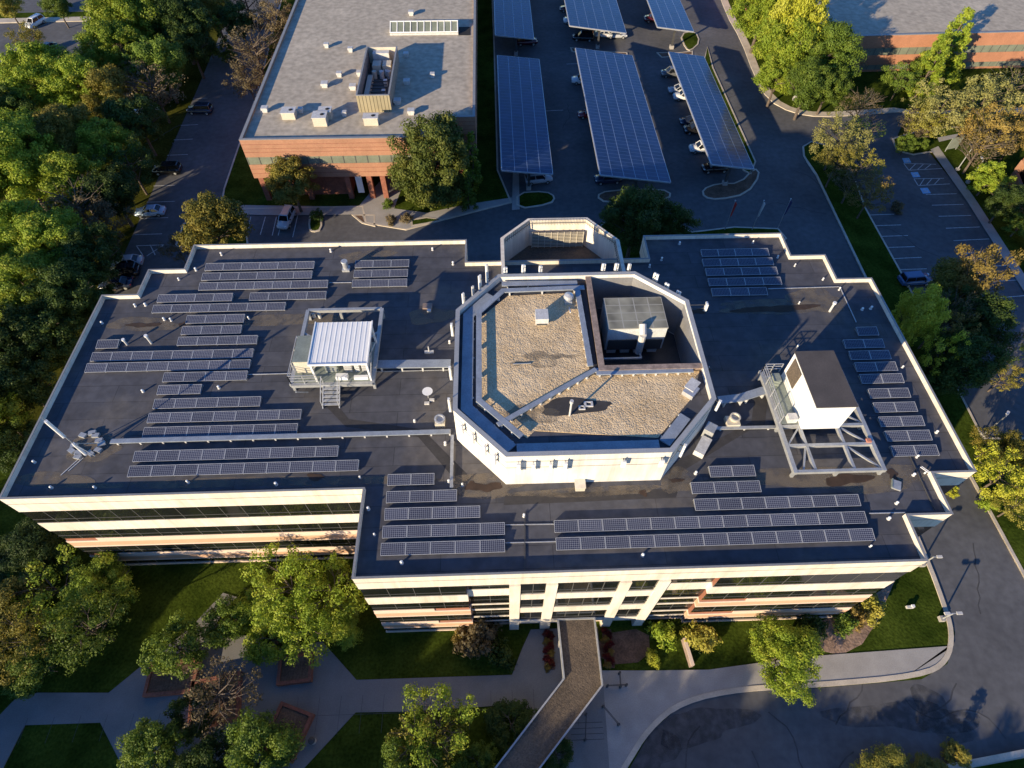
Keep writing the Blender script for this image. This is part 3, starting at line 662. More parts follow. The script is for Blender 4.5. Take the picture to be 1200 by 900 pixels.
MB().cbox(6.9, 40.6, ZG, .7, .7, .3).build('curb', 'galv', b); MB().lathe((6.9, 40.6, ZG+.3), [(.3, 0), (.32, .4), (.5, .42), (.42, .7), (.1, .85)]).build('hood', 'galv', b)
MB().bar((6.95, 39.9, ZG), (6.95, 38.9, ZG+.35), .12).build('pipe', 'white_dirty', b)
MB().prism(blob((6.4, 28.4), 3.4, .75, j=.35), ZG+.004, ZG+.012).build('bare_patch', 'walkpad', off)
MB().sheet(blob((2.2, 27.6), 2.3, 1.1, j=.5), ZG+.014).build('bare_patch', 'mud', off)
MB().sheet(blob((4.0, 33.6), 1.6, .8, j=.5), ZG+.008).build('bare_patch', 'mud', off)
MB().sheet(blob((2.0, 33.2), .8, .3, j=.6), ZG+.009).build('bare_patch', 'mud', off)
MB().sheet(blob((5.9, 33.9), 1.0, .3, j=.6), ZG+.010).build('bare_patch', 'mud', off)
vp = thing('vent_stack', 'tall slim white vent stack in the dark bare patch of the penthouse gravel', 'vent pipe', (5.9, 27.5, ZG))
MB().tube((5.9, 27.5, ZG), (5.9, 27.5, ZG+1.9), .09).build('pipe', 'white_dirty', vp); MB().tube((5.9, 27.5, ZG+1.9), (5.9, 27.5, ZG+2.2), .16).build('cap', 'white_dirty', vp)
for x, y, s, t in ((7.0, 28.2, .28, 'smaller white square pipe boot in the dark bare patch'), (7.6, 28.55, .38, 'larger white square pipe boot in the dark bare patch')):
    b = thing('pipe_boot', t, 'pipe boot', (x, y, ZG)); MB().ring([(x-s, y-s*.7), (x+s, y-s*.7), (x+s, y+s*.7), (x-s, y+s*.7)], [(x-s*.5, y-s*.4), (x+s*.5, y-s*.4), (x+s*.5, y+s*.4), (x-s*.5, y+s*.4)], ZG+.01, ZG+.14).build('flange', 'white_dirty', b)
    MB().cbox(x, y, ZG+.01, s*.8, s*.55, .05).build('pipe', 'dark_steel', b)
b = thing('roof_hatch', 'light grey open roof hatch at the right front corner of the penthouse', 'roof hatch', (16.6, 29.6, ZG))
MB().cbox(16.55, 29.5, ZG, 1.2, 1.0, .5, R(48)).build('curb', 'galv', b); MB().cbox(16.75, 30.0, ZG+.5, 1.3, .9, .07, R(48)).build('lid', 'white_dirty', b)
for x, y, lab in ((2.0, 34.4, 'thin grey cable protruding flat from the middle of the penthouse gravel'),):
    o = MB().bar((x-.7, y-1.3, ZG+.05), (x+.9, y-1.28, ZG+.06), .08).build('conduit', 'steel'); props(o, lab, 'conduit')

# antennas fixed round the penthouse
def antenna(i, x, y, nx, ny, z, h, w, m, label, arm=.35, bracket=True, group='panel antennas round the penthouse'):
    a = thing('panel_antenna', label, 'antenna', (x, y, z), math.atan2(ny, nx)+math.pi/2, group)
    # local frame: -Y points outwards from the wall
    MB().cbox(0, -arm-.12, 0, w, .16, h).build('panel', m, a, world=False)
    MB().tube((0, -arm, -.15), (0, -arm, h+.15), .04, n=8).build('mast', 'galv', a, world=False)
    if bracket: MB().bar((0, 0, h*.25), (0, -arm, h*.25), .06).bar((0, 0, h*.8), (0, -arm, h*.8), .06).build('bracket', 'dark_steel', a, world=False)
    return a
AN = [(-3.9, 29.0, -1, 0, 19.1, 2.1, .3, 'white_paint', 'white panel antenna on the left penthouse wall nearest the front'), (-3.9, 32.3, -1, 0, 19.3, 2.0, .3, 'white_paint', 'white panel antenna midway along the left penthouse wall'), (-3.9, 37.4, -1, 0, 19.4, 1.8, .32, 'white_paint', 'white panel antenna near the back of the left penthouse wall'),
      (-2.9, 40.4, -.75, .66, 20.3, 1.5, .34, 'white_paint', 'lowest and frontmost white antenna on the rear left chamfer of the penthouse'), (-2.0, 41.4, -.75, .66, 20.3, 1.4, .3, 'white_dirty', 'short greyish antenna second from front on the rear left chamfer'), (-1.3, 42.2, -.75, .66, 20.4, 2.0, .42, 'white_paint', 'wide white antenna third from front on the rear left chamfer'), (-.6, 43.0, -.75, .66, 20.5, 2.6, .36, 'white_paint', 'tallest white antenna at the rear left corner of the penthouse'),
      (.9, 43.95, 0, 1, 20.5, 1.0, .5, 'white_paint', 'leftmost short white antenna on the rear penthouse wall'), (2.7, 43.95, 0, 1, 20.6, 1.2, .5, 'white_paint', 'second short white antenna from the left on the rear penthouse wall'), (4.4, 43.95, 0, 1, 20.5, 1.1, .45, 'white_paint', 'third short white antenna from the left on the rear penthouse wall'),
      (10.7, 43.95, 0, 1, 20.7, 1.0, .5, 'white_paint', 'short white antenna on the rear penthouse wall behind the plant well'), (12.0, 43.95, 0, 1, 20.7, 1.0, .5, 'white_paint', 'second white antenna behind the plant well, next to the corner'), (13.3, 43.95, 0, 1, 20.7, .9, .4, 'white_paint', 'white antenna at the rear right corner of the penthouse'),
      (15.4, 42.6, .66, .75, 20.5, 1.0, .7, 'white_paint', 'broad white antenna on the rear right chamfer nearest the corner'), (16.4, 41.7, .66, .75, 20.2, .8, .6, 'white_paint', 'middle antenna of the rear right chamfer'), (17.4, 40.8, .66, .75, 20.0, .8, .6, 'white_paint', 'antenna at the right end of the rear right chamfer'),
      (18.4, 39.2, 1, 0, 20.2, 1.0, .6, 'white_paint', 'white antenna held out on a long arm at the right penthouse wall'), (18.4, 32.0, 1, 0, 19.7, .9, .4, 'dark_steel', 'dark antenna on the right penthouse wall beside the well coping'),
      (-2.9, 26.9, -.72, -.69, 19.3, 1.3, .3, 'white_paint', 'leftmost antenna on the front left chamfer of the penthouse'), (-2.0, 26.0, -.72, -.69, 19.1, 1.6, .3, 'white_paint', 'second antenna from the left on the front left chamfer'), (-1.0, 24.9, -.72, -.69, 19.0, 1.6, .3, 'white_paint', 'third antenna from the left on the front left chamfer'), (-.2, 24.05, -.72, -.69, 19.0, 1.6, .3, 'white_paint', 'antenna at the right end of the front left chamfer'),
      (1.4, 23.4, 0, -1, 18.7, 1.7, .4, 'white_paint', 'leftmost cream antenna on the sunlit front penthouse wall'), (2.6, 23.4, 0, -1, 18.8, 1.5, .3, 'white_paint', 'second antenna from the left on the sunlit front penthouse wall'), (4.0, 23.4, 0, -1, 18.8, 1.5, .3, 'white_paint', 'third antenna from the left on the sunlit front penthouse wall'), (5.2, 23.4, 0, -1, 18.7, 1.7, .35, 'white_paint', 'fourth antenna from the left on the sunlit front penthouse wall'),
      (9.9, 23.4, 0, -1, 19.3, 1.0, .45, 'white_paint', 'squat white antenna right of centre on the front penthouse wall'), (13.0, 23.4, 0, -1, 19.2, 1.1, .45, 'white_paint', 'squat white antenna at the right end of the front penthouse wall'),
      (14.7, 24.4, .73, -.68, 18.8, 2.0, .35, 'white_paint', 'tall white antenna on the shaded front right chamfer of the penthouse'), (18.35, 28.3, .73, -.68, 19.7, 1.5, .35, 'white_paint', 'white antenna at the upper end of the front right chamfer')]
for i, (x, y, nx, ny, z, h, w, m, lab) in enumerate(AN):
    antenna(i, x, y, nx, ny, z, h*.9, w*.78, m, lab, 1.5 if 'long arm' in lab else (.45 if i in (13, 14, 15) else .3))
o = thing('roof_door_box', 'small tan plywood box against the foot of the sunlit penthouse front wall', 'box', (6.7, 22.9, ZR)); MB().cbox(6.7, 22.95, ZR, .8, .8, .6).build('body', 'beige', o); MB().cbox(6.7, 22.95, ZR+.6, .9, .9, .05).build('lid', 'cream', o)

# ------------------------------------------------------------------ solar rows on the main roof
MW, MD, TL = 1.96, 1.0, R(10)
mm = MB().quad_solid([(0, 0, 0), (MW, 0, 0), (MW, MD, 0), (0, MD, 0)], [(0, 0, .035), (MW, 0, .035), (MW, MD, .035), (0, MD, .035)])
ME_MOD = mm.mesh('module', 'module')
fm = MB()
for a, b in (((0, .018, .03), (MW, .018, .03)), ((0, MD-.018, .03), (MW, MD-.018, .03)), ((.018, .036, .03), (.018, MD-.036, .03)), ((MW-.018, .036, .03), (MW-.018, MD-.036, .03))): fm.bar(a, b, .04, .05)
ME_FR = fm.mesh('module_frame', 'galv')
def solar_row(a, b, n, label, group):
    t = thing('solar_panel_row', label, 'solar panels', (a[0], (a[1]+b[1])/2, ZR+.05), 0, group)
    pit = (b[0]-a[0])/n; s = pit/1.985
    for i in range(n):
        o = link(bpy.data.objects.new('panel', ME_MOD)); o.parent = t; o.location = (i*pit, 0, .10); o.rotation_euler = (TL, 0, 0); o.scale = (s, 1, 1)
        q = link(bpy.data.objects.new('panel_frame', ME_FR)); q.parent = o
    rk = MB(); L_ = n*pit; zb = .10+MD*math.sin(TL)
    rk.bar((0, MD*.98, .06), (L_, MD*.98, .06), .08, .10).bar((0, .1, .05), (L_, .1, .05), .06, .06)
    for i in range(n+1):
        x = min(max(i*pit, .05), L_-.05); rk.bar((x, .02, .03), (x, MD*1.02, .03), .07, .05); rk.bar((x, MD*.97, .0), (x, MD*.97, zb-.03), .06, .06)
    rk.build('rack', 'galv', t, world=False)
    bk = MB(); bk.quad_solid([(0, MD*.985+.02, .0), (L_, MD*.985+.02, .0), (L_, MD*.985+.04, .0), (0, MD*.985+.04, .0)], [(0, MD*.985-.01, zb-.01), (L_, MD*.985-.01, zb-.01), (L_, MD*.985+.01, zb-.01), (0, MD*.985+.01, zb-.01)])
    bk.build('wind_deflector', 'galv', t, world=False)
ROWS = {
 'left': [((-32.30, 25.02), (-12.44, 25.03), 10), ((-32.34, 26.56), (-14.41, 26.44), 9), ((-32.31, 29.00), (-18.45, 28.93), 7), ((-32.38, 30.55), (-18.37, 30.49), 7), ((-32.35, 32.05), (-22.42, 32.13), 5), ((-32.47, 33.70), (-28.37, 33.67), 2),
          ((-32.40, 35.20), (-24.37, 35.16), 4), ((-40.29, 36.57), (-24.39, 36.56), 8), ((-40.27, 37.94), (-24.40, 37.95), 8), ((-40.33, 39.57), (-38.17, 39.56), 1), ((-32.33, 39.72), (-24.36, 39.70), 4), ((-32.35, 41.13), (-26.28, 41.18), 3), ((-32.30, 42.64), (-26.32, 42.69), 3),
          ((-36.26, 44.24), (-22.39, 44.26), 7), ((-36.19, 45.74), (-28.28, 45.79), 4), ((-26.46, 45.73), (-18.32, 45.79), 4), ((-32.28, 47.43), (-18.38, 47.47), 7), ((-32.36, 48.93), (-20.33, 48.97), 6), ((-32.40, 50.46), (-20.34, 50.52), 6)],
 'rear': [((-15.74, 47.39), (-9.77, 47.41), 3), ((-15.74, 48.90), (-9.78, 48.92), 3), ((-15.78, 50.45), (-9.75, 50.48), 3)],
 'front left': [((-9.79, 17.37), (0.16, 17.34), 5), ((-9.79, 18.82), (0.19, 18.80), 5), ((-9.76, 20.37), (-1.82, 20.34), 4), ((-9.75, 21.89), (-3.80, 21.90), 3), ((-9.79, 23.51), (-5.77, 23.51), 2)],
 'front right': [((4.27, 17.38), (30.24, 17.35), 13), ((4.24, 18.89), (30.17, 18.82), 13), ((16.16, 20.39), (30.20, 20.41), 7), ((16.20, 21.94), (22.17, 21.92), 3), ((18.11, 23.42), (22.11, 23.46), 2)],
 'right': [((34.83, 24.96), (38.99, 24.96), 2), ((34.91, 26.49), (39.04, 26.54), 2), ((34.93, 28.02), (39.05, 28.08), 2), ((35.04, 29.61), (39.05, 29.63), 2), ((35.17, 31.20), (39.08, 31.23), 2), ((35.01, 32.95), (39.18, 32.93), 2), ((35.05, 34.40), (39.15, 34.38), 2), ((35.02, 35.83), (39.08, 35.87), 2), ((35.00, 37.31), (39.03, 37.35), 2), ((36.92, 38.94), (39.07, 38.99), 1)],
 'shaded rear right': [((23.23, 44.94), (29.27, 44.97), 3), ((23.21, 46.49), (31.27, 46.46), 4), ((23.28, 48.07), (31.30, 48.05), 4), ((23.27, 49.59), (31.26, 49.55), 4), ((23.44, 51.18), (31.21, 51.10), 4)]}
ORD = ['first', 'second', 'third', 'fourth', 'fifth', 'sixth', 'seventh', 'eighth', 'ninth', 'tenth', 'eleventh', 'twelfth', 'thirteenth', 'fourteenth', 'fifteenth', 'sixteenth', 'seventeenth', 'eighteenth', 'nineteenth']
NUM = ['', 'one', 'two', 'three', 'four', 'five', 'six', 'seven', 'eight', 'nine', 'ten', 'eleven', 'twelve', 'thirteen']
for fld, rows in ROWS.items():
    for i, (a, b, n) in enumerate(rows):
        solar_row(a, b, n, '%s panel solar row, %s from the front in the %s roof field' % (NUM[n], ORD[i], fld), 'solar rows on the main roof')

# ------------------------------------------------------------------ trays, conduits and small things on the main roof
tray('cable_tray', 'long straight cable tray from the ballasted mast to the penthouse', [(-34.86, 28.56), (-4.58, 28.66)], .45, .12, ZR+.34, 'tray', (ZR, 2.0))
tray('cable_tray', 'wide cable tray joining the ribbed roof shelter to the penthouse', [(-12.01, 36.38), (-4.69, 36.27)], .95, .14, ZR+.6, 'tray', (ZR, 2.0))
tray('cable_tray', 'bent cable tray from the penthouse to the white cabin', [(20.45, 31.09), (22.60, 31.31), (25.44, 32.21)], .8, .14, ZR+.7, 'tray', (ZR, 1.8))
tray('cable_tray', 'narrow tray running forward from the penthouse to the front solar rows', [(-4.35, 28.35), (-4.29, 23.09)], .28, .12, ZR+.22, 'steel', (ZR, 2.2))
tray('cable_tray', 'straight narrow tray from the penthouse front right to the steel frame', [(19.47, 28.34), (25.68, 28.29)], .3, .12, ZR+.22, 'steel', (ZR, 2.2))
for a, b, lab in (((-24.49, 35.91), (-19.95, 35.93), 'thin white conduit between the left solar rows and the ribbed shelter'), ((-12.07, 35.90), (-4.81, 35.89), 'thin white conduit between the ribbed shelter and the penthouse'), ((-18.52, 48.29), (-15.91, 48.28), 'short conduit between the left and rear solar fields'),
               ((0.22, 19.69), (4.31, 19.63), 'rear one of two conduits joining the front solar fields'), ((0.18, 18.15), (4.33, 18.13), 'front one of two conduits joining the front solar fields'), ((29.59, 45.95), (37.45, 46.05), 'thin conduit right of the shaded rear solar field'), ((37.52, 45.98), (37.42, 40.88), 'thin conduit running forward to the right solar rows'),
               ((36.37, 25.01), (36.30, 19.88), 'dark conduit running forward from the right solar rows to the parapet'), ((30.65, 19.75), (33.69, 19.73), 'thin conduit right of the front solar rows'), ((1.89, 20.80), (1.67, 15.91), 'thin dark roof joint conduit between the front solar fields')):
    o = MB().bar((*a, ZR+.07), (*b, ZR+.07), .07).build('conduit', 'galv' if 'dark' not in lab else 'dark_steel'); props(o, lab, 'conduit', 'conduits on the main roof')
def vent(x, y, h, r, label):
    v = thing('roof_vent', label, 'roof vent', (x, y, ZR), 0, 'small white roof vents')
    MB().lathe((x, y, ZR), [(r*1.7, 0), (r*1.5, .06), (r, .12), (r, h)], 10).build('pipe', 'white_dirty', v)
    MB().lathe((x, y, ZR+h), [(r*1.25, 0), (r*1.25, .08), (r*.6, .14)], 10).build('cap', 'white_paint', v)
VE = [((-38.47, 24.25), 'at the front left parapet corner'), ((-40.99, 26.80), 'beside the left parapet near the mast'), ((-34.75, 24.13), 'in the front parapet shade left of the solar rows'), ((-26.94, 24.38), 'at the front parapet before the first left solar row'), ((-19.35, 23.98), 'in the shade before the ten panel solar row'), ((-12.24, 24.41), 'right of the ten panel solar row'), ((-11.19, 21.44), 'in the shade left of the front left solar field'), ((-10.46, 19.17), 'left of the five panel rows at the front left field'), ((-8.06, 16.76), 'before the front left solar field'),
      ((11.15, 16.78), 'before the long front right solar rows'), ((1.80, 20.42), 'between the two front solar fields'), ((29.63, 16.91), 'at the right end of the long front right solar rows'), ((32.11, 19.25), 'right of the second long front solar row'), ((33.32, 20.59), 'behind the stepped right front parapet'), ((35.89, 23.17), 'near the step in the right front parapet'), ((36.94, 24.91), 'at the front end of the right solar field'), ((39.83, 27.39), 'at the right parapet beside the right solar field'), ((39.79, 34.86), 'at the right parapet near the shaded end of the solar rows'),
      ((16.93, 23.92), 'left of the two panel row in the front right field'), ((30.22, 37.75), 'behind the white cabin corner'), ((37.29, 45.60), 'at the end of the conduit near the rear right steps'), ((36.05, 47.21), 'by the rear right step of the parapet'), ((33.60, 49.45), 'in the sunlit corner of the rear right steps'), ((32.08, 50.90), 'at the right end of the shaded rear field'), ((29.91, 53.42), 'at the right of the rear right parapet'), ((21.33, 53.52), 'at the left of the rear right parapet'), ((18.76, 50.87), 'in the shaded rear right roof corner'), ((17.21, 49.80), 'in the shade near the annex'), ((32.27, 43.71), 'beside the dark puddle in the rear right shade'), ((38.72, 42.65), 'right of the leaning post'), ((39.68, 42.75), 'by the right parapet behind the solar rows'),
      ((-41.02, 43.10), 'at the left parapet behind the solar rows'), ((-38.38, 45.44), 'at the left rear step of the parapet'), ((-37.34, 45.53), 'right of the left rear parapet step'), ((-34.92, 49.30), 'left of the rear left solar rows'), ((-33.45, 50.74), 'at the top left end of the rear left rows'), ((-31.23, 53.17), 'by the rear parapet above the left solar rows'), ((-18.88, 53.39), 'at the middle of the rear parapet'), ((-7.26, 53.33), 'by the rear parapet right of the rear solar field'), ((-4.85, 50.86), 'by the rear parapet step near the annex'), ((-34.72, 43.39), 'beside the puddle in the left field'), ((-33.97, 43.25), 'second beside the puddle in the left field'),
      ((-25.95, 43.25), 'right of the three panel rows'), ((-4.91, 39.37), 'by the left penthouse wall'), ((-7.87, 30.04), 'left of the penthouse near the walk pad'), ((-4.96, 27.51), 'near the front left foot of the penthouse'), ((-3.36, 23.40), 'beside the puddle before the penthouse'), ((-4.54, 23.76), 'beside the narrow tray before the penthouse'), ((-26.83, 34.40), 'between the left solar rows'), ((-33.96, 34.21), 'left of the two panel solar row')]
for i, (p_, lab) in enumerate(VE): vent(p_[0], p_[1], random.uniform(.2, .34), random.uniform(.06, .10), 'small white roof vent '+lab)
def post(x, y, h, r, label):
    o = thing('vent_post', label, 'vent pipe', (x, y, ZR)); MB().tube((x, y, ZR), (x, y, ZR+h), r).build('pipe', 'white_dirty', o); MB().tube((x, y, ZR+h), (x, y, ZR+h+.18), r*1.6).build('cap', 'white_paint', o)
post(*(-35.08, 40.22), 1.1, .11, 'tall white vent post beside the single solar panel')
post(*(35.19, 42.51), 1.2, .12, 'tall white vent post in the sunlit strip of the rear right roof')
post(*(-37.48, 40.12), .7, .10, 'short thin post in the shade right of the single solar panel')
b = thing('exhaust_fan', 'light blue grey round exhaust stack beside the rear solar field', 'exhaust fan', (-16.74, 50.38)+(ZR,)); x, y = (-16.74, 50.38)
MB().cbox(x, y, ZR, .8, .8, .25).build('curb', 'galv', b); MB().lathe((x, y, ZR+.25), [(.3, 0), (.3, .9), (.38, .95), (.34, 1.05)]).build('stack', 'galv', b)
b = thing('exhaust_fan', 'squat grey exhaust fan left of the penthouse front corner', 'exhaust fan', (-5.50, 29.79)+(ZR,)); x, y = (-5.50, 29.79)
MB().cbox(x, y, ZR, .9, .9, .5).build('curb', 'beige', b); MB().lathe((x, y, ZR+.5), [(.45, 0), (.5, .3), (.36, .32), (.3, .12)]).build('hood', 'galv', b)
b = thing('exhaust_fan', 'squat beige exhaust fan between penthouse and white cabin', 'exhaust fan', (21.34, 28.96)+(ZR,)); x, y = (21.34, 28.96)
MB().cbox(x, y, ZR, 1.2, 1.0, .5).build('curb', 'beige', b); MB().lathe((x+.2, y+.2, ZR+.5), [(.45, 0), (.5, .3), (.36, .32), (.3, .12)]).build('hood', 'beige', b)
b = thing('air_handler', 'white metal duct box at the right front foot of the penthouse', 'duct box', (17.99, 26.36)+(ZR,)); x, y = (17.99, 26.36)
MB().cbox(x, y, ZR, .9, 1.9, .7, R(-35)).build('casing', 'white_dirty', b); MB().cbox(x+.9, y+1.5, ZR, .9, 1.0, 1.2, R(-35)).build('duct', 'steel', b)
b = thing('satellite_dish', 'white dish antenna on ballast blocks left of the penthouse', 'dish', (-6.74, 32.69)+(ZR,)); x, y = (-6.74, 32.69)
MB().lathe((x, y+.1, ZR+.75), [(.05, 0), (.35, .06), (.5, .16)]).build('dish', 'white_paint', b); MB().tube((x, y, ZR), (x, y, ZR+.8), .05).build('mast', 'galv', b)
for dx, dy in ((.35, -.35), (-.1, -.7)): MB().cbox(x+dx, y+dy, ZR, .45, .25, .2).build('ballast_block', 'white_dirty', b)
b = thing('pipe_stand', 'small white T shaped pipe stand left of the penthouse', 'pipe stand', (-6.93, 38.21)+(ZR,)); x, y = (-6.93, 38.21)
MB().cbox(x, y, ZR, .9, .35, .15).build('base', 'white_dirty', b); MB().tube((x, y, ZR), (x, y, ZR+.9), .06).build('pipe', 'white_dirty', b)
b = thing('roof_drain_box', 'rusty red brown box with a white cap on the roof left of the penthouse', 'box', (-7.40, 44.39)+(ZR,)); x, y = (-7.40, 44.39)
MB().cbox(x, y, ZR, 1.0, .7, .25).build('lid', 'coping_brown', b); MB().cbox(x+.2, y-.55, ZR, .4, .35, .2).build('cap', 'white_dirty', b)
b = thing('pipe_cluster', 'pair of white capped pipes behind the ribbed roof shelter', 'vent pipe', (-19.50, 43.41)+(ZR,)); x, y = (-19.50, 43.41)
for k, dx in enumerate((-.3, .35, .95)): MB().tube((x+dx, y-.1*k, ZR), (x+dx, y-.1*k, ZR+.5+.1*k), .16).build('pipe', 'white_dirty', b)
b = thing('roof_hatch', 'small pale tilted hatch lid right of the dark puddle before the steel frame', 'hatch', (33.99, 22.24)+(ZR,)); x, y = (33.99, 22.24)
MB().cbox(x, y, ZR, .7, .9, .15, R(-25)).build('lid', 'steel', b); MB().cbox(x-.3, y+.2, ZR, .1, .9, .2, R(-25)).build('curb', 'green_grey', b)
b = thing('roof_hook', 'small white wire hook at the right front parapet step', 'hook', (36.93, 23.30)+(ZR,)); x, y = (36.93, 23.30)
MB().bar((x-.3, y+.5, ZR+.3), (x+.3, y-.2, ZR+.3), .05).bar((x-.15, y+.55, ZR+.3), (x+.4, y-.1, ZR+.3), .05).build('wire', 'white_paint', b); MB().cbox(x, y, ZR, .1, .1, .3).build('foot', 'white_paint', b)
# ballasted mast at the left
x, y = (-36.79, 27.44)
b = thing('antenna_mast', 'white antenna mast on a ring of grey blocks at the left roof end', 'antenna mast', (x, y, ZR))
MB().tube((x, y, ZR), (x, y, ZR+2.0), .13).build('lower_pole', 'white_paint', b); MB().tube((x, y, ZR+2.0), (x, y, ZR+3.4), .05).build('pole', 'steel', b)
MB().tube((x-.1, y, ZR+3.1), (x-.1, y, ZR+5.6), .15).build('radome', 'white_paint', b); MB().tube((x-.1, y, ZR+5.6), (x-.1, y, ZR+6.3), .03).build('whip', 'steel', b)
MB().bar((x, y, ZR+2.0), (x+.7, y+1.1, ZR+.1), .06).bar((x, y, ZR+2.0), (x-.9, y+.6, ZR+.1), .06).bar((x, y, ZR+2.0), (x+.9, y-.2, ZR+.1), .06).build('brace', 'steel', b)
for q in ((-38.14, 27.83), (-38.11, 28.35), (-37.45, 27.59), (-37.76, 29.41), (-37.01, 29.65), (-36.60, 29.37), (-36.10, 28.82), (-35.74, 28.45), (-35.82, 27.84), (-36.37, 27.51), (-37.37, 27.20)):
    MB().cbox(q[0], q[1], ZR, .62, .42, .22, random.uniform(-.6, .6)).build('ballast_block', 'steel', b)
MB().bar((x-.4, y-.3, ZR+.03), (x-1.4, y-2.0, ZR+.03), .06).bar((x-.1, y-.3, ZR+.03), (x-.9, y-1.6, ZR+.03), .06).build('cable', 'white_dirty', b)

# ------------------------------------------------------------------ shelter with ribbed roof on a steel platform (left)
s = thing('equipment_shelter', 'equipment shelter under a white ribbed canopy on a steel frame left of the penthouse', 'equipment shelter', (-14.5, 36, ZR))
zf = 17.0
fr = MB()
for a, b_ in (((-19.5, 33.7), (-19.5, 43.2)), ((-11.9, 33.7), (-11.9, 43.2))): fr.bar((*a, zf), (*b_, zf), .35, .38)
for a, b_ in (((-19.5, 43.2), (-11.9, 43.2)), ((-19.5, 33.7), (-11.9, 33.7)), ((-17.0, 33.9), (-17.0, 38.5))): fr.bar((*a, zf+.005), (*b_, zf+.005), .33, .36)
fr.bar((-19.5, 40.2, zf), (-17.0, 38.5, zf+.003), .2).bar((-11.9, 40.2, zf), (-13.5, 38.5, zf+.003), .2)
fr.build('platform_frame', 'steel', s)
lg = MB()
for q in ((-19.5, 43.0), (-11.9, 43.0), (-19.5, 34), (-11.9, 34), (-16.2, 43.0), (-16, 34)): MB().bar((*q, ZR), (*q, zf-.19), .25).build('leg', 'steel', s)
MB().box(-19.3, -12.1, 33.9, 38.6, zf+.19, zf+.24).build('deck', 'green_grey', s)
zc0, zc1 = 19.9, 20.05
MB().quad_solid([(-17.2, 33.9, zc0-.1), (-11.95, 33.9, zc0-.1), (-11.95, 38.75, zc0+.15), (-17.2, 38.75, zc0+.15)], [(-17.2, 33.9, zc0-.04), (-11.95, 33.9, zc0-.04), (-11.95, 38.75, zc0+.21), (-17.2, 38.75, zc0+.21)]).build('canopy_sheet', 'white_paint', s)
rb = MB()
for j in range(12):
    x = -17.1+j*.462
    rb.quad_solid([(x, 33.9, zc0-.035), (x+.15, 33.9, zc0-.035), (x+.15, 38.75, zc0+.215), (x, 38.75, zc0+.215)], [(x+.03, 33.9, zc0-.02), (x+.12, 33.9, zc0-.02), (x+.12, 38.75, zc0+.23), (x+.03, 38.75, zc0+.23)])
rb.build('canopy_rib', 'white_paint', s)
ed = MB()
ed.bar((-17.25, 33.85, zc0-.05), (-11.9, 33.85, zc0-.05), .12, .2).bar((-17.25, 33.85, zc0-.05), (-17.25, 38.8, zc0+.2), .1, .2).bar((-11.9, 33.85, zc0-.05), (-11.9, 38.8, zc0+.2), .1, .2).build('canopy_edge', 'white_paint', s)
for q in ((-17.1, 34.0), (-12.05, 34.0), (-17.1, 38.6), (-12.05, 38.6)): MB().bar((*q, zf), (*q, zc0+(.1 if q[1] > 36 else -.12)), .16).build('post', 'white_paint', s)
MB().bar((-12.05, 34.1, zf+.4), (-12.05, 38.5, zc0-.2), .09).bar((-12.05, 38.5, zf+.4), (-12.05, 34.1, zc0-.3), .09).bar((-17.1, 34.0, zc0-.9), (-16.4, 34.0, zc0-.15), .09).build('brace', 'steel', s)
c = MB().box(-19.1, -17.5, 35.0, 38.1, zf+.24, zf+1.9).build('side_cabinet', 'beige', s); MB().box(-19.15, -17.45, 34.95, 38.15, zf+1.903, zf+1.97).build('top', 'green_grey', c)
for j, (x0, x1, m_, h) in enumerate(((-14.6, -13.9, 'white_dirty', 2.1), (-13.6, -13.2, 'white_paint', 1.9), (-12.95, -12.4, 'white_dirty', 2.0), (-16.4, -15.2, 'green_grey', 1.6))):
    c = MB().box(x0, x1, 35.0, 36.6, zf+.24, zf+.24+h).build('cabinet', m_, s)
    lv = MB()
    for k in range(6): lv.box(x0+.06, x1-.06, 34.96, 34.995, zf+.4+k*.26, zf+.52+k*.26)
    lv.build('louver', 'steel', c)
MB().box(-15.3, -14.2, 34.0, 34.5, zf+.24, zf+.7).build('cable_box', 'white_paint', s); MB().box(-13.6, -12.3, 34.0, 34.3, zf+.24, zf+.6).build('cable_box', 'white_paint', s)
rl_ = MB()
rp = [(-19.5, 38.6), (-19.5, 33.75), (-16.9, 33.75)]
for i in range(2):
    a, b_ = Vector(rp[i]), Vector(rp[i+1])
    for z in (zf+.6, zf+1.05, zf+1.4): rl_.bar((*a, z), (*b_, z), .06)
    k = max(2, int((b_-a).length/1.3))
    for j in range(k+1): p_ = a+(b_-a)*j/k; rl_.bar((*p_, zf), (*p_, zf+1.4), .07)
rl_.build('guard_rail', 'galv', s)
st = MB()
for j in range(6): st.box(-16.5, -15.0, 33.5-j*.32, 33.8-j*.32, zf+.05-j*.18, zf+.1-j*.18)
st.bar((-16.52, 33.8, zf+.1), (-16.52, 31.7, ZR+.05), .08, .22).bar((-14.98, 33.8, zf+.1), (-14.98, 31.7, ZR+.05), .08, .22).build('stair', 'galv', s)
hr = MB()
for x in (-16.52, -14.98):
    hr.bar((x, 33.8, zf+1.15), (x, 31.8, ZR+1.1), .06).bar((x, 33.8, zf+.1), (x, 33.8, zf+1.15), .06).bar((x, 31.8, ZR), (x, 31.8, ZR+1.1), .06).bar((x, 32.8, ZR+.6), (x, 32.8, ZR+1.6), .05)
hr.build('hand_rail', 'galv', s)
MB().bar((-19.4, 34.0, ZR+.05), (-19.0, 33.0, zf-.1), .08).bar((-19.0, 33.0, zf-.1), (-18.2, 33.6, ZR+.1), .08).build('brace', 'galv', s)

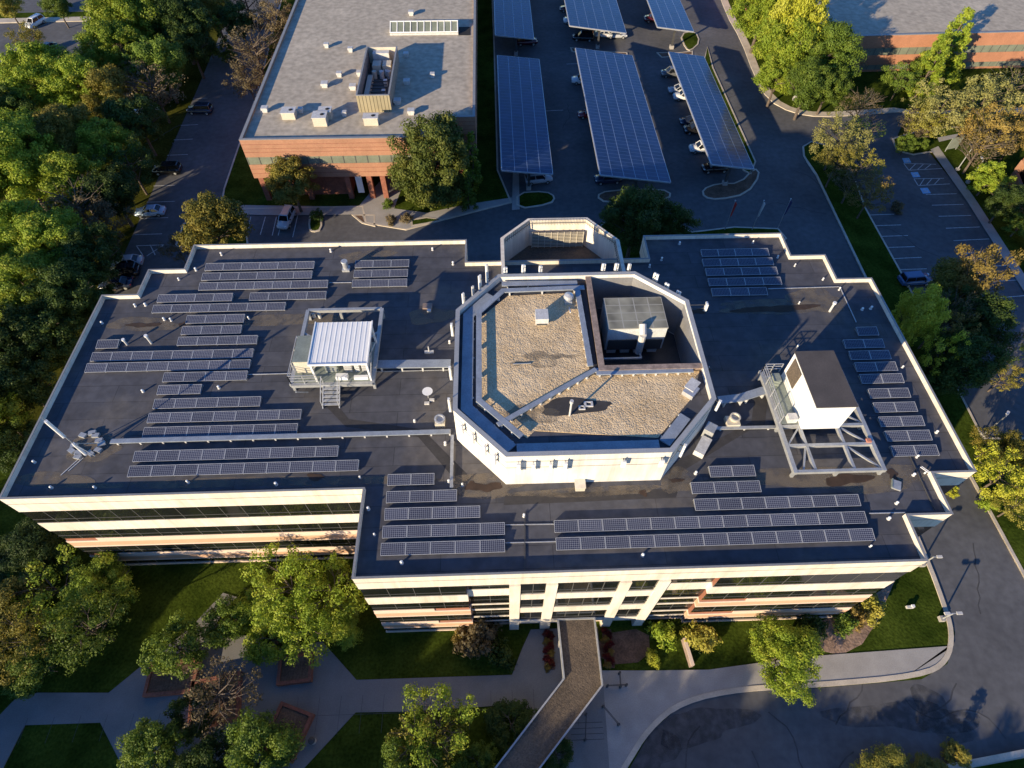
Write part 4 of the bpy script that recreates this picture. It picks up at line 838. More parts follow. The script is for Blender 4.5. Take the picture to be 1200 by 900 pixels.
# ------------------------------------------------------------------ white cabin on a steel grillage (right)
s = thing('equipment_cabin', 'white equipment cabin with dark flat roof on a raised steel grillage at the right', 'equipment cabin', (29, 29, ZR))
zf = 16.75
fr = MB(); cr = ((25.2, 23.2), (33.0, 23.4), (33.0, 33.6), (25.2, 33.9))
fr.bar((25.2, 23.2, zf), (25.2, 34.2, zf), .34, .4).bar((32.9, 23.2, zf), (32.9, 34.0, zf), .34, .4)
for y in (23.35, 25.9, 27.9, 33.4): fr.bar((25.37, y, zf+.01), (32.73, y, zf+.01), .26, .34)
for x in (27.0, 30.4): fr.bar((x, 23.48, zf-.01), (x, 33.3, zf-.01), .24, .3)
fr.bar((25.4, 26.0, zf-.02), (26.9, 27.8, zf-.02), .14).bar((26.9, 25.8, zf-.02), (26.0, 23.5, zf-.02), .14).bar((30.5, 27.8, zf-.02), (32.6, 26.0, zf-.02), .16).bar((30.5, 25.8, zf-.02), (32.7, 23.6, zf-.02), .16).bar((30.45, 29.92, zf-.02), (32.7, 28.2, zf-.02), .14)
fr.build('platform_frame', 'steel', s)
for q in ((25.2, 23.4), (32.9, 23.4), (25.2, 28), (32.9, 28), (25.2, 33.8), (32.9, 33.8), (29, 23.4)): MB().bar((*q, ZR), (*q, zf-.2), .24).build('leg', 'steel', s)
MB().box(26.95, 30.4, 27.5, 33.5, zf+.2, 20.45).build('cabin_wall', 'white_paint', s)
MB().box(26.88, 30.47, 27.43, 33.57, 20.453, 20.55).build('cabin_roof', 'roof_brown', s)
MB().box(26.86, 26.94, 31.2, 33.0, 18.0, 20.2).build('camo_panel', 'ballast', s)
MB().box(25.4, 26.9, 28.1, 33.3, zf+.2, zf+.24).build('deck', 'green_grey', s)
rl_ = MB(); rp = [(26.9, 34.0), (25.2, 34.0), (25.2, 28.2)]
for i in range(2):
    a, b_ = Vector(rp[i]), Vector(rp[i+1])
    for z in (zf+.65, zf+1.05, zf+1.4): rl_.bar((*a, z), (*b_, z), .06)
    k = max(2, int((b_-a).length/1.2))
    for j in range(k+1): p_ = a+(b_-a)*j/k; rl_.bar((*p_, zf+.15), (*p_, zf+1.4), .07)
rl_.build('guard_rail', 'galv', s)
MB().cbox(26.3, 28.5, zf+.24, .8, .7, .6).build('junction_box', 'white_dirty', s); MB().cbox(25.9, 32.6, zf+.24, .7, .9, 1.0).build('junction_box', 'green_grey', s)
for k, (y, z) in enumerate(((31.0, 19.2), (29.8, 18.9), (28.3, 18.7))):
    MB().lathe((30.75, y, z), [(.05, 0), (.28, .05), (.36, .12)], 12).build('dish', 'white_paint', s) if k == 0 else MB().bar((30.4, y, z), (30.9, y+.1, z+.1), .12).build('wall_lamp', 'white_paint', s)
MB().bar((30.4, 28.2, 18.4), (31.2, 28.7, 19.0), .08).build('wall_arm', 'white_paint', s)
MB().box(32.35, 32.75, 25.95, 26.3, zf+.2, zf+.35).build('orange_cover', 'terracotta', s)

# ------------------------------------------------------------------ brick building behind
bb = thing('brick_building', 'two storey brick office building with a pale grey flat roof behind the car park', 'office building', (-21, 130, 0))
BO = [(-38.1, 83.9), (-8.5, 83.9), (-8.5, 89.3), (-2.75, 89.3), (-2.75, 168), (-38.1, 168)]
MB().prism(inset(BO, .3), 10.3, 10.7).build('roof', 'grey_roof', bb)
MB().ring(BO, inset(BO, .35), 8.2, 11.1).build('upper_wall', 'brick_dull', bb)
MB().ring(inset(BO, -.04), inset(BO, .4), 11.103, 11.20).build('coping', 'coping', bb)
MB().ring(BO, inset(BO, .35), 4.5, 6.9).build('lower_wall', 'brick_dull', bb)
for z in (9.0, 9.6, 10.3, 5.3, 6.1): MB().ring(inset(BO, -.012), inset(BO, .02), z, z+.07).build('brick_course', 'brick_wall', bb)
MB().prism(inset(BO, .5), 4.6, 10.2).build('wall_core', 'soffit', bb)
BI = [(-36.4, 85.4), (-23.5, 85.4), (-23.5, 90.5), (-13.0, 90.5), (-13.0, 86.5), (-10, 86.5), (-10, 90.5), (-4.5, 90.5), (-4.5, 166), (-36.4, 166)]
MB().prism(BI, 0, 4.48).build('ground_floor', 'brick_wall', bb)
MB().box(-23.3, -13.2, 90.38, 90.47, .2, 3.6).build('entrance_glazing', 'glass_green', bb)
for (x0, y0), (x1, y1) in zip(BO[:2]+[BO[3], BO[5]], [BO[1], BO[2], BO[4], BO[0]]):
    a, b_ = Vector((x0, y0)), Vector((x1, y1)); t = (b_-a).normalized(); n = Vector((t.y, -t.x)); a = a-n*.08; b_ = b_-n*.08; L_ = (b_-a).length
    g = MB().bar((*a, 7.55), (*b_, 7.55), .06, 1.28).build('window_band', 'glass_green', bb)
    k = max(1, int(L_/1.75)); m_ = MB()
    for j in range(k+1): p_ = a+t*(.05+(L_-.1)*j/k)+n*.05; m_.bar((*p_, 6.91), (*p_, 8.19), .1, .05)
    m_.build('mullion', 'mullion', g)
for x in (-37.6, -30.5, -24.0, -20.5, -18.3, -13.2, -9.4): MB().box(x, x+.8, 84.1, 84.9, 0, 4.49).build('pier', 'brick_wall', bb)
MB().box(-22.3, -21.3, 84.2, 84.4, 1.2, 4.45).build('white_door_panel', 'white_paint', bb)
MB().box(-38.13, -38.0, 85.0, 87.0, 4.6, 10).build('corner_pipe', 'green_grey', bb)
# roof plant enclosure of the brick building
en = thing('plant_enclosure', 'tan corrugated plant screen open at the top on the grey brick building roof', 'plant screen', (-17.5, 103, 10.7))
EX = (-21.13, 91.80); EX2 = (-15.99, 91.66); EY = (-20.67, 107.54); EY2 = (-15.70, 107.41)
x0, x1, y0, y1 = EX[0], EX2[0], EX[1], EY[1]
zt = 13.4
MB().box(x0, x1, y0, y0+.15, 10.7, zt).build('front_screen', 'corr_tan', en)
MB().box(x0, x0+.15, y0+.15, y1, 10.7, zt).build('side_screen', 'coping_brown', en); MB().box(x1-.15, x1, y0+.15, y1, 10.7, zt).build('side_screen', 'coping_brown', en)
MB().box(x0+.15, x1-.15, y1-.15, y1, 10.7, zt).build('back_screen', 'beige', en)
MB().box(x0, x1, y0-.06, y0+.2, zt, zt+.1).box(x1-.2, x1+.06, y0+.2, y1, zt, zt+.1).box(x0-.06, x0+.2, y0+.2, y1, zt, zt+.1).build('coping', 'coping', en)
MB().box(x0+.16, x1-.16, y0+.16, y1-.16, 10.71, 10.76).build('pit', 'dark_steel', en)
MB().box(x0+1.0, x1-1.4, y1-1.4, y1-.3, 10.8, 13).build('unit', 'white_dirty', en)
for k in range(2): MB().box(x0+1.1+k*1.7, x0+2.5+k*1.7, y1-4.2, y1-2.4, 10.8, 12.3).build('unit', 'beige', en)
for k in range(3): MB().tube((x0+1.5+k*1.2, y1-5.4, 10.8), (x0+1.5+k*1.2, y1-5.4, 12), .4).build('duct', ('beige', 'white_dirty', 'steel')[k], en)
MB().box(x0+.5, x0+1.3, y0+1.5, y1-6, 10.8, 11.7).build('duct', 'beige', en)
for k in range(5): MB().bar((x0+1.4, y0+3.2+k*1.1, 11.7), (x1-1.2, y0+3.2+k*1.1, 11.7), .16).build('cross_beam', 'dark_steel', en)
MB().bar((x0+2, y0+1.6, 12.1), (x0+3.8, y0+1.6, 12.1), .25).bar((x0+2, y0+1.6, 10.8), (x0+2, y0+1.6, 11.97), .25).bar((x0+3.8, y0+1.6, 10.8), (x0+3.8, y0+1.6, 11.97), .25).build('pipe_frame', 'white_paint', en)
for q in (.3, .5, .7): MB().cbox(x1-1.6, y0+(y1-y0)*q, 10.8, .6, .6, 1.0).build('small_unit', 'white_dirty', en)
for (p_, p2, h, lab) in (((-32.48, 89.90), (-31.05, 91.58), 1.1, 'pale rooftop unit leftmost before the plant screen'), ((-27.25, 87.85), (-25.81, 89.72), 1.4, 'pale rooftop unit second from the left before the plant screen'), ((-26.61, 89.74), (-25.36, 91.17), 1.3, 'pale rooftop unit behind its neighbour, left of the plant screen'), ((-19.49, 87.87), (-17.92, 89.26), 1.2, 'pale rooftop unit right below the plant screen')):
    b = thing('rooftop_unit', lab, 'rooftop unit', (*p_, 10.72), 0, 'units on the brick building roof')
    MB().box(p_[0]-.4, p2[0]+.2, p_[1], p2[1], 10.72, 10.72+h).build('casing', 'beige', b); MB().box(p_[0]-.5, p2[0]+.3, p_[1]-.1, p2[1]+.1, 10.72+h, 10.8+h).build('lid', 'white_dirty', b)
    MB().lathe(((p_[0]+p2[0])/2+.3, (p_[1]+p2[1])/2, 10.8+h), [(.3, 0), (.3, .05), (.1, .06)], 10).build('fan', 'rubber', b)
for (p_, lab) in (((-36.05, 92.46), 'white vent hood at the left edge of the grey roof'), ((-30.33, 92.05), 'small vent hood on the grey roof left of the pale units'), ((-23.30, 90.87), 'white vent hood between two pale rooftop units'), ((-22.93, 98.85), 'white vent hood left of the plant screen'), ((-22.31, 103.27), 'taller white hood left of the plant screen'), ((-25.75, 103.08), 'low vent with a long shadow on the grey roof'), ((-27.71, 99.79), 'low dark framed vent on the grey roof'),
                  ((-29.42, 113.39), 'small dark hatch on the left of the grey roof'), ((-15.12, 125.95), 'dark vent hood near the far end of the grey roof'), ((-9.98, 102.38), 'white vent right of the plant screen shadow'), ((-14.95, 109.58), 'white vent in the shadow of the plant screen'), ((-14.16, 100.25), 'small vent in the middle of the screen shadow'), ((-15.24, 94.17), 'white vent at the front of the screen shadow'), ((-12.84, 91.08), 'small vent near the front right of the grey roof'), ((-24.94, 111.70), 'low flat vent behind the plant screen')):
    b = thing('vent_hood', lab, 'roof vent', (*p_, 10.72), 0, 'vent hoods on the brick building roof')
    w = random.uniform(.5, .9); MB().cbox(*p_, 10.72, w, w, .4).build('curb', 'white_dirty', b); MB().cbox(*p_, 11.12, w*1.3, w*1.3, .35).build('hood', 'white_dirty', b)
sk = thing('skylight', 'long white framed glass skylight on the grey roof', 'skylight', (*(-12.63, 119.20), 10.7))
p0, p1 = (-18.50, 117.67), (-5.95, 117.68); dy = 2.4
MB().box(p0[0], p1[0], p0[1], p0[1]+dy, 10.7, 11.05).build('curb', 'white_dirty', sk)
g = MB().quad_solid([(p0[0]+.1, p0[1]+.1, 11.05), (p1[0]-.1, p0[1]+.1, 11.05), (p1[0]-.1, p0[1]+dy-.1, 11.05), (p0[0]+.1, p0[1]+dy-.1, 11.05)], [(p0[0]+.1, p0[1]+.15, 11.2), (p1[0]-.1, p0[1]+.15, 11.2), (p1[0]-.1, p0[1]+dy-.15, 12.1), (p0[0]+.1, p0[1]+dy-.15, 12.1)]).build('glazing', 'glass_green', sk)
bm_ = MB()
for j in range(11):
    x = p0[0]+.1+(p1[0]-p0[0]-.2)*j/10; bm_.bar((x, p0[1]+.1, 11.24), (x, p0[1]+dy-.1, 12.16), .16, .1)
bm_.bar((p0[0], p0[1]+.1, 11.2), (p1[0], p0[1]+.1, 11.2), .15).bar((p0[0], p0[1]+dy-.1, 12.15), (p1[0], p0[1]+dy-.1, 12.15), .15).build('glazing_bar', 'white_paint', sk)
MB().box(p1[0]+.05, p1[0]+2.2, p0[1]-.3, p0[1]+3.0, 10.72, 10.76).build('dark_well', 'rubber', sk)

# far right brick building
rb2 = thing('brick_building', 'far right brick building with a grey flat roof and two bands of windows', 'office building', (115, 150, 0))
CO = [(60, 122.5), (150, 125), (150, 210), (60, 210)]
MB().prism(inset(CO, .4), 6.5, 6.8).build('roof', 'grey_roof', rb2)
MB().ring(CO, inset(CO, .45), 4.8, 7.2).build('upper_wall', 'brick', rb2); MB().ring(inset(CO, -.04), inset(CO, .5), 7.203, 7.3).build('coping', 'coping', rb2)
MB().ring(CO, inset(CO, .45), 1.5, 3.4).build('lower_wall', 'brick', rb2); MB().prism(inset(CO, .7), 0, 6.45).build('wall_core', 'soffit', rb2); MB().ring(CO, inset(CO, .4), 0, .5).build('plinth', 'brick', rb2)
a, b_ = Vector(CO[0]), Vector(CO[1]); t = (b_-a).normalized(); n = Vector((t.y, -t.x)); L_ = (b_-a).length
for z0, z1 in ((3.4, 4.8), (.5, 1.5)):
    g = MB().bar((*(a-n*.1), (z0+z1)/2), (*(b_-n*.1), (z0+z1)/2), .06, z1-z0).build('window_band', 'glass_green', rb2); m_ = MB()
    for j in range(52): p_ = a+t*(L_*j/52)-n*.04; m_.bar((*p_, z0), (*p_, z1), .1, .06)
    m_.build('mullion', 'mullion', g)
rb3 = thing('brick_building', 'orange brick building corner with dark windows at the right edge', 'office building', (100, 66, 0))
q0 = (90.29, 85.63)
DO = ccw([(86.3, 84.5), (84.5, 78.5), (93, 60), (130, 66), (126, 96), (93, 86.5)])
MB().ring(DO, inset(DO, .5), 5.0, 7.3).build('upper_wall', 'brick_dull', rb3); MB().ring(DO, inset(DO, .5), 1.2, 3.2).build('lower_wall', 'brick_dull', rb3)
MB().prism(inset(DO, .9), 0, 6.6).build('wall_core', 'glass', rb3); MB().prism(inset(DO, .51), 6.6, 6.9).build('roof', 'grey_roof', rb3); MB().ring(inset(DO, .4), inset(DO, .8), 0, 1.19).build('plinth', 'brick_wall', rb3)
for i in range(len(DO)):
    a, b_ = Vector(inset(DO, .4)[i]), Vector(inset(DO, .4)[(i+1) % len(DO)])
    for j in range(1): MB().cbox(a.x, a.y, 3.2, .8, .8, 1.8).build('pier', 'brick_dull', rb3)

# ------------------------------------------------------------------ solar carports
def carport(xl, xr, y0, y1, zl, zr, label, nposts=4):
    t = thing('solar_carport', label, 'solar carport', ((xl+xr)/2, (y0+y1)/2, 0), 0, 'solar carports over the car park')
    w = xr-xl; sl_ = math.atan2(zr-zl, w); L_ = math.hypot(w, zr-zl); nx = round(L_/1.96); ny = round((y1-y0)/1.02)
    dk = MB().quad_solid([(0, 0, 0), (nx*1.96, 0, 0), (nx*1.96, ny*1.02, 0), (0, ny*1.02, 0)], [(0, 0, .06), (nx*1.96, 0, .06), (nx*1.96, ny*1.02, .06), (0, ny*1.02, .06)])
    o = dk.build('solar_deck', 'canopy_cells', t, world=False)
    o.location = (xl-t.location.x, y0-t.location.y, zl+.12); o.rotation_euler = (0, -sl_, 0); o.scale = (L_/(nx*1.96), (y1-y0)/(ny*1.02), 1)
    ed = MB(); e = -.05
    for a, b_ in (((xl, y0-.06, zl+.05), (xr, y0-.06, zr+.05)), ((xl, y1+.06, zl+.05), (xr, y1+.06, zr+.05)), ((xl-.06, y0, zl+.05), (xl-.06, y1, zl+.05)), ((xr+.06, y0, zr+.05), (xr+.06, y1, zr+.05))): ed.bar(a, b_, .1, .22)
    ed.build('edge_beam', 'galv', t)
    pu = MB()
    for j in range(6):
        k = (j+.5)/6; pu.bar((xl+w*k, y0+.1, zl+(zr-zl)*k-.06), (xl+w*k, y1-.1, zl+(zr-zl)*k-.06), .12, .2)
    pu.build('purlin', 'galv', t)
    for j in range(nposts):
        y = y0+1.6+(y1-y0-3.2)*j/(nposts-1); xm = xl+w*.55
        MB().bar((xl+.3, y, zl-.35), (xr-.3, y, zr-.35), .22, .38).build('rafter', 'dark_steel', t)
        MB().bar((xm, y, 0), (xm, y, (zl+zr)/2-.5), .38).build('post', 'dark_steel', t)
        MB().cbox(xm, y, 0, .8, .8, .7).build('footing', 'concrete', t)
carport(1.27, 9.48, 84.4, 122.0, 4.7, 3.84, 'solar carport nearest the brick building, in the front rank')
carport(16.8, 28.3, 82.05, 123.5, 5.2, 3.6, 'wide middle solar carport of the front rank')
carport(35.15, 42.36, 84.65, 121.85, 5.0, 4.0, 'right hand solar carport of the front rank, beside the drive')
carport(1.0, 8.9, 130.6, 172, 4.7, 3.84, 'left solar carport of the rear rank at the top of the view')
carport(16.5, 28.5, 133.2, 174, 5.2, 3.6, 'middle solar carport of the rear rank with cars under its front edge')
carport(34.8, 42.6, 132.6, 172, 5.0, 4.0, 'right solar carport of the rear rank by the grass island')

# ------------------------------------------------------------------ cars
def loft(mb, secs):
    k = len(mb.v); n = len(secs[0])
    for s_ in secs: mb.v += s_
    for i in range(len(secs)-1):
        for j in range(n):
            j2 = (j+1) % n; mb.f.append([k+i*n+j, k+i*n+j2, k+(i+1)*n+j2, k+(i+1)*n+j])
    mb.f.append([k+j for j in range(n)][::-1]); mb.f.append([k+(len(secs)-1)*n+j for j in range(n)])
    return mb
def make_car(kind):
    t = thing('parked_car', 'car', 'car')
    if kind == 'suv':
        L_, hw, zb, zt, c0, c1, r0, r1 = 2.35, .95, 1.08, 1.75, -2.2, 1.15, -2.05, .55
        st_ = [(-2.35, .45, .85, .82), (-2.3, .32, 1.05, .92), (-1.5, .26, 1.08, .95), (0, .24, 1.06, .95), (1.1, .26, 1.08, .95), (1.9, .3, 1.0, .9), (2.28, .36, .85, .8), (2.35, .42, .75, .74)]
    else:
        L_, hw, zb, zt, c0, c1, r0, r1 = 2.35, .9, .93, 1.42, -1.75, 1.05, -1.05, .25
        st_ = [(-2.35, .42, .75, .76), (-2.28, .3, .93, .86), (-1.5, .24, .97, .9), (0, .22, .94, .91), (1.05, .24, .94, .9), (1.8, .27, .84, .86), (2.25, .33, .70, .76), (2.35, .4, .62, .68)]
    bd = MB(); secs = []
    for x, zl, zh, w in st_:
        secs.append([(x, -w*.86, zl), (x, w*.86, zl), (x, w, zl+.2), (x, w*.98, zl+(zh-zl)*.62), (x, w*.86, zh), (x, -w*.86, zh), (x, -w*.98, zl+(zh-zl)*.62), (x, -w, zl+.2)])
    o = loft(bd, secs).build('body', 'white_paint', t, smooth=True)
    w0, w1 = hw*.84, hw*.66
    cb = MB().quad_solid([(c0, -w0, zb-.04), (c1, -w0, zb-.04), (c1, w0, zb-.04), (c0, w0, zb-.04)], [(r0, -w1, zt-.04), (r1, -w1, zt-.04), (r1, w1, zt-.04), (r0, w1, zt-.04)])
    cb.build('windows', 'carglass', t)
    rf = MB().quad_solid([(r0-.06, -w1-.03, zt-.06), (r1+.06, -w1-.03, zt-.06), (r1+.06, w1+.03, zt-.06), (r0-.06, w1+.03, zt-.06)], [(r0+.05, -w1*.9, zt+.03), (r1-.08, -w1*.9, zt+.03), (r1-.08, w1*.9, zt+.03), (r0+.05, w1*.9, zt+.03)])
    for sx, tx in ((c0, r0), (c1, r1)):
        for s_ in (-1, 1): rf.bar((sx, s_*w0, zb), (tx, s_*w1, zt-.03), .09)
    for s_ in (-1, 1): rf.bar(((c0+c1)/2-.1, s_*w0, zb), ((r0+r1)/2, s_*w1, zt-.03), .09)
    rf.build('roof', 'white_paint', t)
    for x in (-1.42, 1.42):
        for s_ in (-1, 1):
            w_ = MB().tube((x, s_*(hw-.2), .33), (x, s_*(hw+.01), .33), .33, n=16).build('wheel', 'rubber', t)
            MB().tube((x, s_*(hw+.012), .33), (x, s_*(hw+.025), .33), .2, n=12).build('rim', 'steel', w_)
    for s_ in (-1, 1):
        MB().bar((2.27, s_*.5, .66 if kind != 'suv' else .8), (2.12, s_*.78, .70 if kind != 'suv' else .86), .14, .14).build('headlight', 'lamp', t)
        MB().bar((-2.31, s_*.5, .78), (-2.27, s_*.78, .8), .1, .14).build('tail_light', 'red', t)
        MB().cbox(.75, s_*(hw+.06), zb-.02, .16, .2, .14).build('mirror', 'rubber', t)
    return t
PAINT = {'white': (.75, .75, .74), 'silver': (.45, .47, .50), 'black': (.012, .012, .014), 'blue': (.06, .12, .26), 'red': (.25, .015, .02), 'navy': (.02, .03, .06), 'lightblue': (.40, .52, .66), 'grey': (.12, .125, .13), 'maroon': (.08, .012, .02)}
for k, c in PAINT.items():
    M['paint_'+k] = mat('paint_'+k, c, .22, .02, fine=.01); M['paint_'+k].node_tree.nodes['Principled BSDF'].inputs['Coat Weight'].default_value = .6
PROTO = {k: make_car(k) for k in ('sedan', 'suv')}; used = set()
def car(p_, deg, kind, paint, label, z=.005):
    if kind in used: o = copy_tree(PROTO[kind])
    else: o = PROTO[kind]; used.add(kind)
    o.location = (*p_, z); o.rotation_euler = (0, 0, R(deg)); o['label'] = label; o['group'] = 'cars parked round the office'
    for ch in o.children:
        n_ = ch.name.split('.')[0]
        if n_ in ('body', 'roof'):
            ch.material_slots[0].link = 'OBJECT'; ch.material_slots[0].material = M['paint_'+paint]
CARS = [((-102.32, 148.58), 250, 'suv', 'white', 'white van on the far street beyond the woods'), ((-94.69, 136.50), 245, 'sedan', 'navy', 'dark blue car on the shaded far street'), ((-100.51, 127.98), 250, 'suv', 'black', 'dark car cut by the left edge on the far street'),
  ((-55.59, 111.32), 178, 'suv', 'navy', 'dark car farthest up the shaded car park beside the woods'), ((-56.09, 92.43), 182, 'suv', 'black', 'black car alone midway along the car park beside the woods'), ((-55.48, 81.21), 184, 'sedan', 'lightblue', 'pale blue and white car in the car park beside the woods'),
  ((-55.21, 69.46), 186, 'sedan', 'silver', 'silver car at the end of a row of three by the left woods'), ((-54.97, 67.26), 186, 'suv', 'black', 'black car between two others by the left woods'), ((-55.24, 64.79), 186, 'sedan', 'navy', 'dark car nearest the building by the left woods'), ((-65.89, 111.30), 180, 'sedan', 'white', 'white car half hidden under the left woods'),
  ((-33.21, 78.66), 262, 'suv', 'silver', 'silver car parked in front of the brick building'), ((7.56, 87.98), 8, 'suv', 'silver', 'silver car under the front edge of the left carport'), ((7.80, 136.88), 5, 'suv', 'maroon', 'dark maroon car between the left carports'),
  ((19.36, 87.65), 185, 'suv', 'navy', 'dark blue car under the front edge of the wide middle carport'), ((18.45, 120.37), 180, 'suv', 'white', 'white car poking out left of the middle carport'), ((18.48, 107.80), 180, 'sedan', 'red', 'red car poking out left of the middle carport'),
  ((18.98, 146.74), 180, 'suv', 'white', 'white car under the left edge of the rear middle carport'), ((18.55, 152.85), 180, 'sedan', 'maroon', 'dark car under the left edge of the rear middle carport'), ((20.30, 138.51), 175, 'suv', 'black', 'black car at the front of the rear middle carport'), ((25.38, 139.97), 0, 'sedan', 'white', 'white car at the front of the rear middle carport'), ((27.79, 139.51), 0, 'sedan', 'silver', 'silver car at the right front of the rear middle carport'),
  ((36.96, 122.59), 182, 'suv', 'grey', 'dark grey car at the upper left of the right carport'), ((37.30, 116.25), 182, 'sedan', 'silver', 'silver car beside a white one left of the right carport'), ((37.81, 113.68), 182, 'suv', 'white', 'white car beside a silver one left of the right carport'), ((37.34, 104.95), 182, 'sedan', 'navy', 'upper one of two dark cars left of the right carport'), ((37.55, 102.10), 182, 'suv', 'black', 'lower one of two dark cars left of the right carport'), ((37.36, 96.14), 182, 'suv', 'white', 'white car near the front left of the right carport'), ((38.32, 90.26), 184, 'suv', 'black', 'black car under the front edge of the right carport'),
  ((37.46, 147.12), 180, 'suv', 'maroon', 'dark maroon car left of the rear right carport'), ((61.40, 62.23), 5, 'suv', 'blue', 'blue car under the trees of the right car park')]
for a in CARS: car(*a)

# ------------------------------------------------------------------ trees
def crown_mesh(name, seed, clumps, leaves, leaf, shape):
    """leaf faces gathered in clumps through a crown volume; shape(rnd) gives clump centre and radius"""
    rnd = random.Random(seed); v = []; f = []
    for _ in range(clumps):
        (cx, cy, cz), cr = shape(rnd)
        n_ = int(leaves*(cr**2)*rnd.uniform(.7, 1.3))
        for _ in range(max(6, n_)):
            a = rnd.gauss(0, 1); b_ = rnd.gauss(0, 1); c = rnd.gauss(0, 1)+.25
            q = math.sqrt(a*a+b_*b_+c*c)+1e-6; r = cr*(rnd.random()**.33)*rnd.uniform(.85, 1.15)
            nx, ny, nz = a/q, b_/q, c/q
            x, y, z = cx+nx*r, cy+ny*r, cz+nz*r*.75
            nx += rnd.uniform(-.75, .75); ny += rnd.uniform(-.75, .75); nz += rnd.uniform(-.5, .8)
            N_ = Vector((nx, ny, nz)).normalized()
            u_ = N_.orthogonal().normalized(); w_ = N_.cross(u_); an = rnd.uniform(0, 6.28)
            e1 = (u_*math.cos(an)+w_*math.sin(an))*leaf*rnd.uniform(.7, 1.4); e2 = (-u_*math.sin(an)+w_*math.cos(an))*leaf*rnd.uniform(.4, .8)
            k = len(v); P0 = Vector((x, y, z))
            v += [tuple(P0-e1), tuple(P0+e2-e1*.15), tuple(P0+e1), tuple(P0-e2-e1*.15)]; f.append((k, k+1, k+2, k+3))
    me = bpy.data.meshes.new(name); me.from_pydata(v, [], f); me.materials.append(LEAF['green']); return me
def ell(rx, rz, cz, cr0, cr1, hollow=.55, flat=.55):
    def g(rnd):
        while True:
            x, y, z = rnd.uniform(-1, 1), rnd.uniform(-1, 1), rnd.uniform(-flat, 1)
            q = x*x+y*y+z*z
            if hollow**2 < q < 1: break
        w = 1+.18*math.sin(3*math.atan2(y, x)+rx)
        return (x*rx*w, y*rx*w, cz+z*rz), rnd.uniform(cr0, cr1)
    return g
def cone(r, h, z0, cr0, cr1):
    def g(rnd):
        z = rnd.random()**1.3; k = (1-z)**.8*.9+.08; a = rnd.uniform(0, 6.28); q = math.sqrt(rnd.uniform(.25, 1))
        return (r*k*q*math.cos(a), r*k*q*math.sin(a), z0+h*z), rnd.uniform(cr0, cr1)*(1-.35*z)
    return g
def trunk_mesh(name, seed, h, r, limbs, spread, lz0, lz1):
    rnd = random.Random(seed); mb = MB()
    pts = [Vector((0, 0, 0))]
    for i in range(1, 5): pts.append(Vector((rnd.uniform(-.15, .15)*i*.5, rnd.uniform(-.15, .15)*i*.5, h*i/4)))
    for i in range(4): mb.tube(pts[i], pts[i+1], r*(1-.2*i), r*(1-.2*(i+1)), 8)
    for j in range(limbs):
        a = 6.283*j/limbs+rnd.uniform(-.4, .4); z = lz0+(lz1-lz0)*rnd.random(); q = spread*rnd.uniform(.6, 1.05)
        p0 = Vector((0, 0, z)); p1 = p0+Vector((math.cos(a)*q*.5, math.sin(a)*q*.5, q*.35)); p2 = p0+Vector((math.cos(a+.2)*q, math.sin(a+.2)*q, q*.62))
        mb.tube(p0, p1, r*.42, r*.26, 6); mb.tube(p1, p2, r*.26, r*.06, 6)
        for s_ in (-1, 1): mb.tube(p1, p1+Vector((math.cos(a+s_*.7)*q*.4, math.sin(a+s_*.7)*q*.4, q*.3)), r*.18, r*.04, 5)
    return mb.mesh(name, 'bark')
def proto(kind):
    r0, h0 = KIND[kind][:2]
    t = bpy.data.objects.new('tree', None); t.empty_display_size = .5
    return t
# kind: nominal crown radius, crown centre height, crown mesh, trunk mesh
KIND = {}
for k in range(3):
    KIND['broad%d' % k] = (5.0, 7.0, crown_mesh('broad_crown', 20+k, 110, 190, .15, ell(4.2, 3.9, 6.8, .45, 1.35, .4)), trunk_mesh('broad_trunk', k, 8.5, .30, 9, 4.4, 2.8, 6.0))
for k in range(2):
    KIND['big%d' % k] = (7.0, 9.0, crown_mesh('big_crown', 40+k, 210, 165, .165, ell(6.1, 5.2, 8.8, .5, 1.6, .4)), trunk_mesh('big_trunk', 10+k, 11, .40, 11, 6.2, 3.4, 8.0))
    KIND['loose%d' % k] = (4.5, 6.0, crown_mesh('loose_crown', 50+k, 84, 115, .135, ell(4.3, 3.4, 6.0, .3, 1.0, .2)), trunk_mesh('loose_trunk', 14+k, 7.5, .20, 10, 4.2, 2.4, 5.5))
KIND['sparse'] = (4.5, 5.5, crown_mesh('sparse_crown', 60, 80, 42, .15, ell(4.3, 3.4, 5.6, .4, 1.0, .15)), trunk_mesh('sparse_trunk', 18, 8.0, .22, 20, 4.6, 2.0, 6.5))
KIND['pine'] = (5.0, 5.2, crown_mesh('pine_crown', 75, 230, 210, .14, ell(4.7, 4.9, 5.2, .5, 1.2, .35, .85)), trunk_mesh('pine_trunk', 25, 9, .3, 10, 3.6, 1.5, 7))
KIND['conifer'] = (4.0, 6.0, crown_mesh('conifer_crown', 70, 110, 105, .22, cone(4.1, 11.0, 1.4, .7, 1.15)), trunk_mesh('conifer_trunk', 21, 11.5, .28, 10, 2.6, 2.0, 9.0))
KIND['spire'] = (1.4, 4.0, crown_mesh('spire_crown', 71, 60, 150, .17, cone(1.4, 8.0, .5, .4, .6)), trunk_mesh('spire_trunk', 22, 8.0, .12, 4, .8, 1, 6))
KIND['round'] = (3.0, 3.2, crown_mesh('round_crown', 80, 90, 290, .115, ell(2.6, 2.4, 3.1, .35, .7)), trunk_mesh('round_trunk', 23, 3.6, .16, 6, 2.2, 1.0, 2.8))
KIND['shrub'] = (1.6, 1.1, crown_mesh('shrub_crown', 81, 36, 190, .13, ell(1.3, 1.0, .9, .35, .6, .3, .8)), trunk_mesh('shrub_trunk', 24, 1.4, .06, 6, 1.0, .2, .9))
